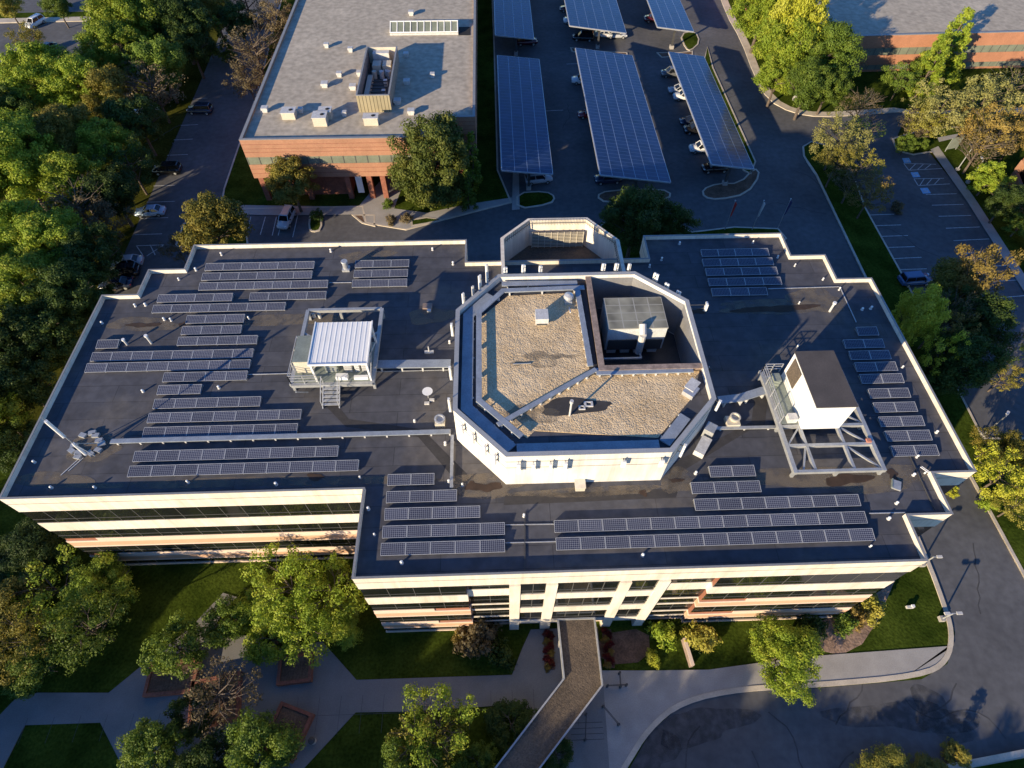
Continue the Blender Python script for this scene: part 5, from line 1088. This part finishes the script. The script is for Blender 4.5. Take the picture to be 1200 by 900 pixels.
def tree(kind, spec, leaf, label, name='tree', cat='tree', group=None, zs=1.0):
    x, y, r = spec; r0, h0, cm, tm = KIND[kind]
    t = thing(name, label, cat, (x, y, 0), random.uniform(0, 6.28), group); s_ = r/r0; t.scale = (s_, s_, s_*zs)
    c = link(bpy.data.objects.new('crown', cm)); c.parent = t; c.material_slots[0].link = 'OBJECT'; c.material_slots[0].material = LEAF[leaf]
    k = link(bpy.data.objects.new('trunk', tm)); k.parent = t
    return t
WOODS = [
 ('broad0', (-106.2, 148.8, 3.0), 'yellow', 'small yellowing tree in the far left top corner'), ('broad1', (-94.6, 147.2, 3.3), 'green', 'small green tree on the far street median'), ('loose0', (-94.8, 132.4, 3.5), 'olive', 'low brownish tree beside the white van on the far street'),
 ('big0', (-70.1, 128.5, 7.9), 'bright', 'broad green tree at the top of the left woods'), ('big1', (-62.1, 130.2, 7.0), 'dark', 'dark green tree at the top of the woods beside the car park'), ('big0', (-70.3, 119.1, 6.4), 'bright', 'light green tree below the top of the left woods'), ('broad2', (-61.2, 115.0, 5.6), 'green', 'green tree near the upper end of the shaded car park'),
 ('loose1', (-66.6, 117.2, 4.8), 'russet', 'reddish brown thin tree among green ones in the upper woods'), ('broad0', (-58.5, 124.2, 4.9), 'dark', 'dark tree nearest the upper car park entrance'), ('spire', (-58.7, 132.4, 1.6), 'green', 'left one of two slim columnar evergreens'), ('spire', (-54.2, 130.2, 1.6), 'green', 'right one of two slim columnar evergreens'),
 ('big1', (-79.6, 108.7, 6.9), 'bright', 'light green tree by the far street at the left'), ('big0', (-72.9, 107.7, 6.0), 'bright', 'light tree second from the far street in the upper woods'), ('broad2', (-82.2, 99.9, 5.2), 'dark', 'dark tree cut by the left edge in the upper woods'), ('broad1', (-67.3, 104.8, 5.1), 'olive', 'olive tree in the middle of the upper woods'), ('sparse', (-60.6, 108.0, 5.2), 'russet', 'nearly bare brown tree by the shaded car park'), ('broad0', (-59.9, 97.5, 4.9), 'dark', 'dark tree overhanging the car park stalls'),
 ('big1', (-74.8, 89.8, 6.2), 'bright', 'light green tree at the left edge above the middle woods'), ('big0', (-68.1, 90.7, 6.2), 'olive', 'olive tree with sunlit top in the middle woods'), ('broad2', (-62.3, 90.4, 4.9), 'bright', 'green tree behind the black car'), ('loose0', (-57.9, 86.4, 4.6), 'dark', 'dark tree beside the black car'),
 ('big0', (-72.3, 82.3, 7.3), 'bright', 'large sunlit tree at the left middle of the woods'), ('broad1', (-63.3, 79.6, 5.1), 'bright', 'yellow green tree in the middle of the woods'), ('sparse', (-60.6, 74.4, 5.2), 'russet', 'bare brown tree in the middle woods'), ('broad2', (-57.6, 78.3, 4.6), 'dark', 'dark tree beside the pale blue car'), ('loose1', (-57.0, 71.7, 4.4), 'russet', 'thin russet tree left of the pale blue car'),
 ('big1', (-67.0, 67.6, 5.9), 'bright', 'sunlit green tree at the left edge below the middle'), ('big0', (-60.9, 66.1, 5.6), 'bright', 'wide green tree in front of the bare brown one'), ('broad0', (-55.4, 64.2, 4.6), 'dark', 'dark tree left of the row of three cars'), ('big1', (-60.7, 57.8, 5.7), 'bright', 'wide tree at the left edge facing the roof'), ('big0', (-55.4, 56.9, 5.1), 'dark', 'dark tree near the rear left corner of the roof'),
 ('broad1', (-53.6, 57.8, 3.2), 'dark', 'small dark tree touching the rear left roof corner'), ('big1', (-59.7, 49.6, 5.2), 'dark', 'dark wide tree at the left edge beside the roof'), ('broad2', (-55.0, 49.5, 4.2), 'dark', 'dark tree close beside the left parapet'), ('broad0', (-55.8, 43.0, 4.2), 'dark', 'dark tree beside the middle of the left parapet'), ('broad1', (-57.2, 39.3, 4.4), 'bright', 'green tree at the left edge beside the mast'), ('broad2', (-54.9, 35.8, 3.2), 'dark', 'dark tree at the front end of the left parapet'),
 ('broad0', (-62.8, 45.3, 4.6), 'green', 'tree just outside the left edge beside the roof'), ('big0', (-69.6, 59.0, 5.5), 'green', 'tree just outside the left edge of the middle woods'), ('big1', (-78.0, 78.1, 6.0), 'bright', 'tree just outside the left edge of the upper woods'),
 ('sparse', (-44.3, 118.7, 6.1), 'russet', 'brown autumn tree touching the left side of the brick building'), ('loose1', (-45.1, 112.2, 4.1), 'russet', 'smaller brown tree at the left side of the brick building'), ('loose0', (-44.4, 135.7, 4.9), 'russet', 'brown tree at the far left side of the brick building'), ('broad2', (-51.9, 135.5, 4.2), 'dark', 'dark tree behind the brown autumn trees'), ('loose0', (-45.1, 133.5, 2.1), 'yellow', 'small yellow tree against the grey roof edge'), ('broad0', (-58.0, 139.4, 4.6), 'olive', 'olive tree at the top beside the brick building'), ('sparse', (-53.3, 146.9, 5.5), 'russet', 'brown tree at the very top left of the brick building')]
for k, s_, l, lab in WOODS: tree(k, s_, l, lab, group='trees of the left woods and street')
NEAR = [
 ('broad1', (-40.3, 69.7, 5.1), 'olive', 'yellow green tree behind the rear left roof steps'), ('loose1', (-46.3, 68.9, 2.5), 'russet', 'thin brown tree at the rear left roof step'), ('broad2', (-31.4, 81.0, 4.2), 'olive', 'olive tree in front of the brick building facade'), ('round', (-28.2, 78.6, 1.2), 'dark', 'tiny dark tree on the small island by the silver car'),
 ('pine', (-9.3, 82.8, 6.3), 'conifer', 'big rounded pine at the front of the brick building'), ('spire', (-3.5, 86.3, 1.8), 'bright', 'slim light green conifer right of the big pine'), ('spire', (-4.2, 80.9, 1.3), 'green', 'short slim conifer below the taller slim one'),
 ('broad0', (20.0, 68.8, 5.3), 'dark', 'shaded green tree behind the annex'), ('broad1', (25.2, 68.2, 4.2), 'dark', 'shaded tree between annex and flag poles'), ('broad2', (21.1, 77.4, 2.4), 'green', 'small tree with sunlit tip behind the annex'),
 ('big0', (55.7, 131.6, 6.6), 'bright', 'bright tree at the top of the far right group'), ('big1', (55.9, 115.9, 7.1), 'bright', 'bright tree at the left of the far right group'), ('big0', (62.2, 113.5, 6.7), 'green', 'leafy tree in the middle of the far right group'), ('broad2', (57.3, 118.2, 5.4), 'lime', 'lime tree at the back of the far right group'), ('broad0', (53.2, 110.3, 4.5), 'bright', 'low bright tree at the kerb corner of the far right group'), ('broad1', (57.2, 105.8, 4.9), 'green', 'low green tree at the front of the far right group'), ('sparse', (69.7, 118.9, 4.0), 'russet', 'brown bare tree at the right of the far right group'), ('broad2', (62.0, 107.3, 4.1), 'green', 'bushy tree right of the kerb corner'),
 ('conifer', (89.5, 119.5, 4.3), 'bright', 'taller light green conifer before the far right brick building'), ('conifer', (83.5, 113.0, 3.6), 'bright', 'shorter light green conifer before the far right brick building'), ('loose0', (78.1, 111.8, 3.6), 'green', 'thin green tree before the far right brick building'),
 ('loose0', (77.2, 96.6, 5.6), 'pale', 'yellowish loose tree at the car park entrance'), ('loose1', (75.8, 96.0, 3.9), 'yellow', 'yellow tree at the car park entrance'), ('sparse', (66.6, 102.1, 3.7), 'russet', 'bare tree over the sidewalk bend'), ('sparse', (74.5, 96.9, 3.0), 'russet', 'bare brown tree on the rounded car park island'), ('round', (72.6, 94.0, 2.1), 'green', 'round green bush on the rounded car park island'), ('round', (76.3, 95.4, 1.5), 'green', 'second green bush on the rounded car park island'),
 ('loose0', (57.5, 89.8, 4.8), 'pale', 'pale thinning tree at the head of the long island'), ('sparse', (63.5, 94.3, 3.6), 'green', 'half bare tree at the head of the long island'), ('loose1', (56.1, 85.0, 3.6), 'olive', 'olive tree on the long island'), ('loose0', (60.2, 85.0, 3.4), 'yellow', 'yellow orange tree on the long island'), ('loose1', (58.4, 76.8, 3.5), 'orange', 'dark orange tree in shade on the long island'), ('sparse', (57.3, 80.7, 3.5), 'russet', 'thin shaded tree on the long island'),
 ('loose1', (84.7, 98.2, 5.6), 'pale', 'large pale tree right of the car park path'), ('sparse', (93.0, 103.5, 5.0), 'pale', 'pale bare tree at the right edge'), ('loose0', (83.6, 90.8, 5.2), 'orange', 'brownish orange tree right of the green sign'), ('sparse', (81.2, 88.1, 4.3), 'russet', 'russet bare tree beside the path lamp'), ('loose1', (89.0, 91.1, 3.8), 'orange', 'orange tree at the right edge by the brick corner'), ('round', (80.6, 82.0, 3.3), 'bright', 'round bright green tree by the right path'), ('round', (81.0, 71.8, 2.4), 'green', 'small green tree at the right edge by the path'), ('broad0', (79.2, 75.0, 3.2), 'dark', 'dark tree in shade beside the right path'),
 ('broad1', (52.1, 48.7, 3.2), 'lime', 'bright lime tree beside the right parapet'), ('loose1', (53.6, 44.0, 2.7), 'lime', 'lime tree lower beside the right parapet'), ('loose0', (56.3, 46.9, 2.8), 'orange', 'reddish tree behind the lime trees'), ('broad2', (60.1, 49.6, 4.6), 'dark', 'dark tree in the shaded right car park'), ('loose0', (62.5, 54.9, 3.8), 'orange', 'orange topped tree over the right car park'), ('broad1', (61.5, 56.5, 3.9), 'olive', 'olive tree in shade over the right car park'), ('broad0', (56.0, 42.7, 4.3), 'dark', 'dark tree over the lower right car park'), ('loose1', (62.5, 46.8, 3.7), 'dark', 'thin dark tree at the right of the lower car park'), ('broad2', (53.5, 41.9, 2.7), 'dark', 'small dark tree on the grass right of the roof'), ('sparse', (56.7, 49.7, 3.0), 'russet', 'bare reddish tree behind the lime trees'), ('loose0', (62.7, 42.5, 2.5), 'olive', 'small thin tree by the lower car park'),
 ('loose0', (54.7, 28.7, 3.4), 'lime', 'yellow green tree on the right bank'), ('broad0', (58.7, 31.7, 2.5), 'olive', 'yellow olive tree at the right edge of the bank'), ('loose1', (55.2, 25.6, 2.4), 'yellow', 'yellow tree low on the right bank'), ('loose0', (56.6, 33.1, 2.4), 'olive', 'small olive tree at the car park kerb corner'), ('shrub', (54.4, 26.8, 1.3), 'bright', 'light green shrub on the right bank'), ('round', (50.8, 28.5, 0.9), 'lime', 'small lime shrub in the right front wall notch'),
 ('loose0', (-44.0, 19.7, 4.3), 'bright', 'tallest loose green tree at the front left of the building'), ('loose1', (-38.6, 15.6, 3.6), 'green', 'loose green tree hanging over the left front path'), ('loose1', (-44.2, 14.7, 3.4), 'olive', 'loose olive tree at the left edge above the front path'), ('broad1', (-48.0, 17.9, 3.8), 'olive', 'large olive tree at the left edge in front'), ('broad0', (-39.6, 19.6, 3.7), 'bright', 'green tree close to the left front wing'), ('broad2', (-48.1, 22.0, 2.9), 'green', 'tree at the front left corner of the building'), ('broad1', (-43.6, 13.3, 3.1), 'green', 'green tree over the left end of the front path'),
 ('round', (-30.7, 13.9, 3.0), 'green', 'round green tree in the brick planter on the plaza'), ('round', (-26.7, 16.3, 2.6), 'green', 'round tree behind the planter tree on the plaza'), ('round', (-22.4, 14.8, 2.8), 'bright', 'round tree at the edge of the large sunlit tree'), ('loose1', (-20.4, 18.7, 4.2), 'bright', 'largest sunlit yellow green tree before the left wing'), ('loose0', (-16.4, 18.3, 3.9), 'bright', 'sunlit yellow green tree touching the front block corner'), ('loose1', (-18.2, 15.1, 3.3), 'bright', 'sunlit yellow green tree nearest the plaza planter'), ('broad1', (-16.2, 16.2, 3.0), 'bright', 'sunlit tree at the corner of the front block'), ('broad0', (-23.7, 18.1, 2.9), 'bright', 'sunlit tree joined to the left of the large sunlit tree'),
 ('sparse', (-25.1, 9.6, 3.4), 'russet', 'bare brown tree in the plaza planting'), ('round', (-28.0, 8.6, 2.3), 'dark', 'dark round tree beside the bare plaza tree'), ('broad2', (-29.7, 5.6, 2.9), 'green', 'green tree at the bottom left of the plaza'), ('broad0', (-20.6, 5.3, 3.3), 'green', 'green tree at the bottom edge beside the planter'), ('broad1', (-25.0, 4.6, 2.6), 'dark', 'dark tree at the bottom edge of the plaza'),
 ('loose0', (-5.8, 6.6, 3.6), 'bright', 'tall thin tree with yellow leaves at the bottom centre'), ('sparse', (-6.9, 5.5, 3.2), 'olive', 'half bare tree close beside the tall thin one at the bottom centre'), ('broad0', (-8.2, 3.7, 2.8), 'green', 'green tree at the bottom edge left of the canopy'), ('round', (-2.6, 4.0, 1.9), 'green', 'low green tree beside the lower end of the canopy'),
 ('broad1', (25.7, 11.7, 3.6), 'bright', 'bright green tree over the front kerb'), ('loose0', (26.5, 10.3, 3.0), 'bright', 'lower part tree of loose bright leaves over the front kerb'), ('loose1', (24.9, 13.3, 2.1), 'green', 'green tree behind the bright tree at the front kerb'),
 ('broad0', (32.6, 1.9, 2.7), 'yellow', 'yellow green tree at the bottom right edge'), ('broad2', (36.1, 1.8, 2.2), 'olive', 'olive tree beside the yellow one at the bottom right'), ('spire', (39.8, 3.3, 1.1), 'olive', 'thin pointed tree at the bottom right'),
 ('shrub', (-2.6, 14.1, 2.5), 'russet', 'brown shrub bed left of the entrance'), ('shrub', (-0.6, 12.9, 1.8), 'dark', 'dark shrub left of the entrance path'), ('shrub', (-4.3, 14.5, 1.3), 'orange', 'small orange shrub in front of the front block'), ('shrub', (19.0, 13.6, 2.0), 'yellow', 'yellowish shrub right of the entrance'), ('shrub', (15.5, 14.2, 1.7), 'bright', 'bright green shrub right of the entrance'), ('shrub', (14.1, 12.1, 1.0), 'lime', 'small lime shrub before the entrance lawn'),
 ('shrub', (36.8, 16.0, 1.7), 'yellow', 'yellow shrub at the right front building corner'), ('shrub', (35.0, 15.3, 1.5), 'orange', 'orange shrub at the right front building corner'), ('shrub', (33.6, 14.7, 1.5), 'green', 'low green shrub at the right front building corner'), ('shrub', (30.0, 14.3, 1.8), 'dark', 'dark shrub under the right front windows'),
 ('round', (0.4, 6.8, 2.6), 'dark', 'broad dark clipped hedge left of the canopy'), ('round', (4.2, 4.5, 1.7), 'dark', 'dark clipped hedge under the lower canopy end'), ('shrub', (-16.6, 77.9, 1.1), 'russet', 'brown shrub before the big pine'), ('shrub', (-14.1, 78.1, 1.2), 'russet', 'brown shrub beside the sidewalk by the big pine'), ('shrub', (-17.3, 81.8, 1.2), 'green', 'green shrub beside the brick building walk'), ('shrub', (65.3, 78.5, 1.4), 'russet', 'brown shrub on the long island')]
for k, s_, l, lab in NEAR:
    sh = k in ('shrub',) or 'hedge' in lab
    tree(k, s_, l, lab, 'shrub' if sh else 'tree', 'shrub' if sh else 'tree', 'shrubs round the buildings' if sh else 'trees round the buildings', zs=.45 if 'hedge' in lab else (.62 if any(w_ in lab for w_ in ('left edge in front', 'front left', 'left front wing', 'left end of the front path', 'sunlit tree')) else (1.7 if any(w_ in lab for w_ in ('lime tree', 'behind the lime', 'orange topped')) else (1.15 if 'rounded pine' in lab else (.32 if 'bottom right' in lab else (.65 if 'over the front kerb' in lab else 1))))))
# tall trees of the park across the front road, behind the viewpoint: they throw the shade over the plaza
for i, (x, y, r) in enumerate(((-95, -22, 8), (-84, -30, 8.5), (-73, -24, 8), (-62, -33, 9), (-52, -26, 8.5), (-42, -34, 9), (-32, -28, 8.5), (-23, -37, 9), (-13, -31, 8), (-4, -40, 8.5), (6, -34, 7.5), (-48, -46, 9), (-28, -48, 9), (-70, -44, 9), (14, -42, 7))):
    tree(('big0', 'big1')[i % 2], (x-4, y-4, r), ('green', 'olive', 'dark')[i % 3], 'tall tree of the park across the front road', group='trees of the front park')

for i, (x, y, r, z_) in enumerate(((-52, -20, 5, .9), (-44, -19, 5.2, .9), (-36, -20, 6.2, 1), (-30, -25, 6.5, 1), (-24, -21, 6.4, 1), (-18, -26, 6.4, 1), (-12, -21, 6, 1), (-5, -24, 6, .95), (2, -18, 5, .86), (9, -18, 5, .86), (16, -18, 5, .86), (23, -18, 5, .85), (30, -17, 4.8, .85), (5, -22, 5, .95), (13, -23, 5, .95), (20, -23, 5, .95), (27, -23, 5, .95), (-20, -13, 4.6, .9), (-6, -13, 4.6, .8), (6, -11, 4.2, .7), (17, -11, 4.2, .7))):
    tree(('broad0', 'broad1', 'broad2')[i % 3], (x, y, r), ('green', 'olive', 'bright')[i % 3], 'mid sized tree added along the front road to shade it', group='shade trees added along the front road', zs=z_)  # unseen row, placed and sized to shade the front road and plaza

for i, (x, y, r) in enumerate(((-64, 2, 6.5), (-56, -2, 6), (-70, 12, 6.5), (-50, -6, 6), (-60, 12, 6), (-53, 14, 5), (-48, 24, 4))):
    tree(('big0', 'big1')[i % 2], (x, y, r), ('dark', 'green')[i % 2], 'low spreading tree added left of the front plaza for shade', group='low shade trees added left of the plaza', zs=.62)  # mostly out of view, added and kept low to shade the front lawn
for i, bed in enumerate(BEDS):
    for k in range(9):
        u = (k+.5)/9; p_ = [bed[0][j]*(1-u)+bed[3][j]*u+(.35*((k % 2)-.5) if j == 0 else 0)+(bed[1][j]-bed[0][j])*.5 for j in (0, 1)]
        t = tree('shrub', (p_[0], p_[1], .5), ('red', 'red', 'orange')[k % 3], 'small red flowering plant in the bed %s of the canopy' % ('left', 'right')[i], 'flower_clump', 'flowers', 'red flowers %s of the canopy' % ('left', 'right')[i])

# ------------------------------------------------------------------ street furniture
def street_lamp(x, y, h, dx, dy, label, two=False):
    t = thing('street_lamp', label, 'street lamp', (x, y, 0), 0, 'street lamps')
    MB().tube((x, y, 0), (x, y, h), .09, .07).build('pole', 'steel', t); MB().cbox(x, y, 0, .5, .5, .5).build('base', 'concrete', t)
    for s_ in ((1, -1) if two else (1,)):
        MB().bar((x, y, h), (x+dx*s_*.35, y+dy*s_*.35, h), .08).build('arm', 'steel', t); MB().cbox(x+dx*s_*.6, y+dy*s_*.6, h-.05, .55, .28, .14, math.atan2(dy, dx)).build('lamp_head', 'white_dirty', t)
for p_, h, dx, dy, lab, two in (((43.90, 14.93), 2.2, 1, 0, 'twin headed street lamp at the right front lawn kerb', True), ((64.31, 95.12), 5, 0, -1, 'street lamp among the trees of the long island', False), ((80.62, 89.06), 4.5, 0, 1, 'left white lamp post beside the right path', False), ((80.68, 85.43), 4.5, 0, 1, 'right white lamp post beside the right path', False), ((58.59, 35.98), 4.5, .7, .7, 'street lamp at the lower kerb corner of the right car park', False), ((59.15, 112.48), 3, 1, 0, 'short lamp at the far right kerb corner', False), ((44.33, 20.50), 2.4, 1, 0, 'street lamp peeping out at the right front roof corner', False)):
    street_lamp(*p_, h, dx, dy, lab, two)
for p_, m_, lab in (((36.34, 74.58), 'red', 'flag pole with a furled red flag behind the right wing'), ((40.67, 74.45), 'white_dirty', 'flag pole with a furled pale flag behind the right wing'), ((44.86, 74.74), 'navy_cloth', 'flag pole with a furled dark flag at the right of three')):
    t = thing('flag_pole', lab, 'flag pole', (*p_, 0), 0, 'flag poles behind the right wing'); x, y = p_
    MB().tube((x, y, 0), (x, y, 5.6), .07, .04).build('pole', 'steel', t); MB().lathe((x, y, 5.6), [(.02, 0), (.12, .1), (.02, .22)]).build('finial', 'galv', t)
    MB().quad_solid([(x+.05, y, 2.6), (x+.15, y+.03, 2.6), (x+.25, y-.03, 2.9), (x+.1, y-.06, 2.7)], [(x+.05, y, 5.4), (x+.3, y+.05, 5.3), (x+.45, y-.04, 5.0), (x+.2, y-.08, 5.2)]).build('flag', m_, t)
x, y = (82.15, 94.62); t = thing('notice_board', 'grey green angled notice board on the grass by the right path', 'notice board', (x, y, 0))
MB().bar((x-1.2, y, 1.6), (x+1.2, y+.6, 1.6), .12, 2.2).build('board', 'green_grey', t)
for s_ in (-1, 1): MB().tube((x+s_*1.1, y+.3+s_*.3, 0), (x+s_*1.1, y+.3+s_*.3, 1), .06).build('post', 'steel', t)
def planter(c, w, d, rz, label):
    t = thing('planter', label, 'planter', (*c, .115), 0, 'brick planters on the plaza')
    q = [(-w/2, -d/2), (w/2, -d/2), (w/2, d/2), (-w/2, d/2)]; cs, sn = math.cos(rz), math.sin(rz); q = [(c[0]+a*cs-b_*sn, c[1]+a*sn+b_*cs) for a, b_ in q]
    MB().ring(q, inset(q, .3), .115, .75).build('wall', 'brick_wall', t); MB().prism(inset(q, .31), .115, .62).build('soil', 'mulch', t)
planter((-20.08, 12.30), 3.2, 2.6, R(5), 'brick planter at the upper right of the plaza'); planter((-19.93, 7.09), 3.4, 4.0, R(-20), 'brick planter at the lower right of the plaza'); planter((-31.55, 11.92), 4.6, 3.0, R(3), 'brick planter holding the round tree at the left of the plaza'); planter((-27.00, 9.81), 4.5, 4.2, R(10), 'brick planter round the bare tree in the plaza middle')
x, y = (-17.49, 6.27); t = thing('litter_bin', 'small round pale litter bin on the plaza', 'litter bin', (x, y, .115)); MB().lathe((x, y, .115), [(.24, 0), (.28, .1), (.3, .75)]).build('body', 'white_dirty', t); MB().lathe((x, y, .865), [(.32, 0), (.3, .1), (.1, .2)]).build('lid', 'dark_steel', t)
x, y = (17.57, 12.40); t = thing('stone_sign', 'low dark slab sign on the lawn right of the entrance', 'sign', (x, y, .04)); MB().bar((x-.1, y+1.4, .5), (x+.2, y-1.1, .5), .3, .9).build('slab', 'coping_brown', t); MB().bar((x-.1, y+1.4, .98), (x+.2, y-1.1, .98), .34, .06).build('cap', 'tan_trim', t)
def rack(a, b_, label):
    t = thing('hand_rail', label, 'hand rail', (*a, .1), 0, 'hand rails by the canopy'); mb = MB()
    for z in (.5, .95): mb.bar((*a, z), (*b_, z), .05)
    mb.build('rail', 'dark_steel', t)
    for p_ in (a, b_): MB().cbox(p_[0], p_[1], .1, .16, .16, .9).build('post', 'dark_steel', t)
rack((10.77, 10.94), (10.69, 9.76), 'dark rail end on near the front path'); rack((9.48, 9.87), (11.27, 9.89), 'dark rail beside the canopy bend'); rack((8.87, 8.17), (10.10, 6.67), 'dark slanting rail right of the canopy'); rack((7.22, 7.59), (6.93, 5.55), 'dark rail beside the steps under the canopy')
sm = MB()
for j in range(4):
    a = (5.74, 6.94); b_ = (8.71, 6.85); sm.box(a[0], b_[0], a[1]-.45*j, a[1]-.45*j+.05, .118, .124)
struct('step_edge', sm, 'dark_steel')
x, y = (41.21, 16.18); t = thing('white_stone', 'small white object lying on the sunny right lawn', 'utility cover', (x, y, .04)); MB().cbox(x, y, .04, .7, .25, .3).build('box', 'white_dirty', t); MB().cbox(x+.25, y+.05, .34, .3, .25, .12).build('lid', 'white_paint', t)
x, y = (59.42, 112.78); t = thing('standing_stone', 'pale boulder on the mulch at the far kerb corner', 'boulder', (x, y, .1)); MB().lathe((x, y, .1), [(.5, 0), (.48, .35), (.3, .7), (.1, 1.0)], 8).build('rock', 'concrete', t)
t = thing('garden_wall', 'low kerb wall at the bottom right across the front road', 'wall', (*(42.10, 2.84), 0)); a, b_ = (36.41, 2.19), (48.77, 3.67); MB().bar((*a, .25), (*b_, .25), .4, .5).build('wall', 'coping_brown', t); MB().bar((*a, .53), (*b_, .53), .5, .06).build('cap', 'kerb', t)
# sealed cracks in the asphalt
rc = random.Random(5); ck = MB()
for n_, (x, y) in enumerate(((17.61, 6.43), (24.17, 7.25), (30.14, 6.02), (37.28, 7.90), (42.77, 9.17), (48.29, 15.29), (30.97, 3.98), (21.78, 4.28), (52.15, 89.87), (45.05, 80.72), (13.13, 104.19), (31.81, 92.94), (49.74, 115.27), (13.72, 133.66), (67.74, 67.73), (-56.68, 95.42), (-55.92, 108.96))):
    a = rc.uniform(0, 6.28); pts = [(x, y)]
    for k in range(rc.randint(6, 12)):
        a += rc.uniform(-.5, .5); pts.append((pts[-1][0]+.9*math.cos(a), pts[-1][1]+.9*math.sin(a)))
    ck.sheet(ribbon(pts, .13), .0095+.0002*n_)
struct('road_crack', ck, 'crack')
# tar patches and oil stains on the front road
MB_ = MB(); MB_.sheet(blob((36.69, 6.50), 7, 1.2, j=.4), .012); o = struct('road_patch', MB_, 'asphalt_dark')
struct('road_patch', MB().sheet(blob((17.61, 6.43), 4.0, 1.6, j=.5), .0135), 'asphalt_dark'); struct('road_patch', MB().sheet(blob((39.85, 6.40), 2.2, 2.2, j=.5), .015), 'asphalt_dark'); struct('road_patch', MB().sheet(blob((12.59, 4.58), 2.0, 2.5, j=.5), .0165), 'asphalt_dark')
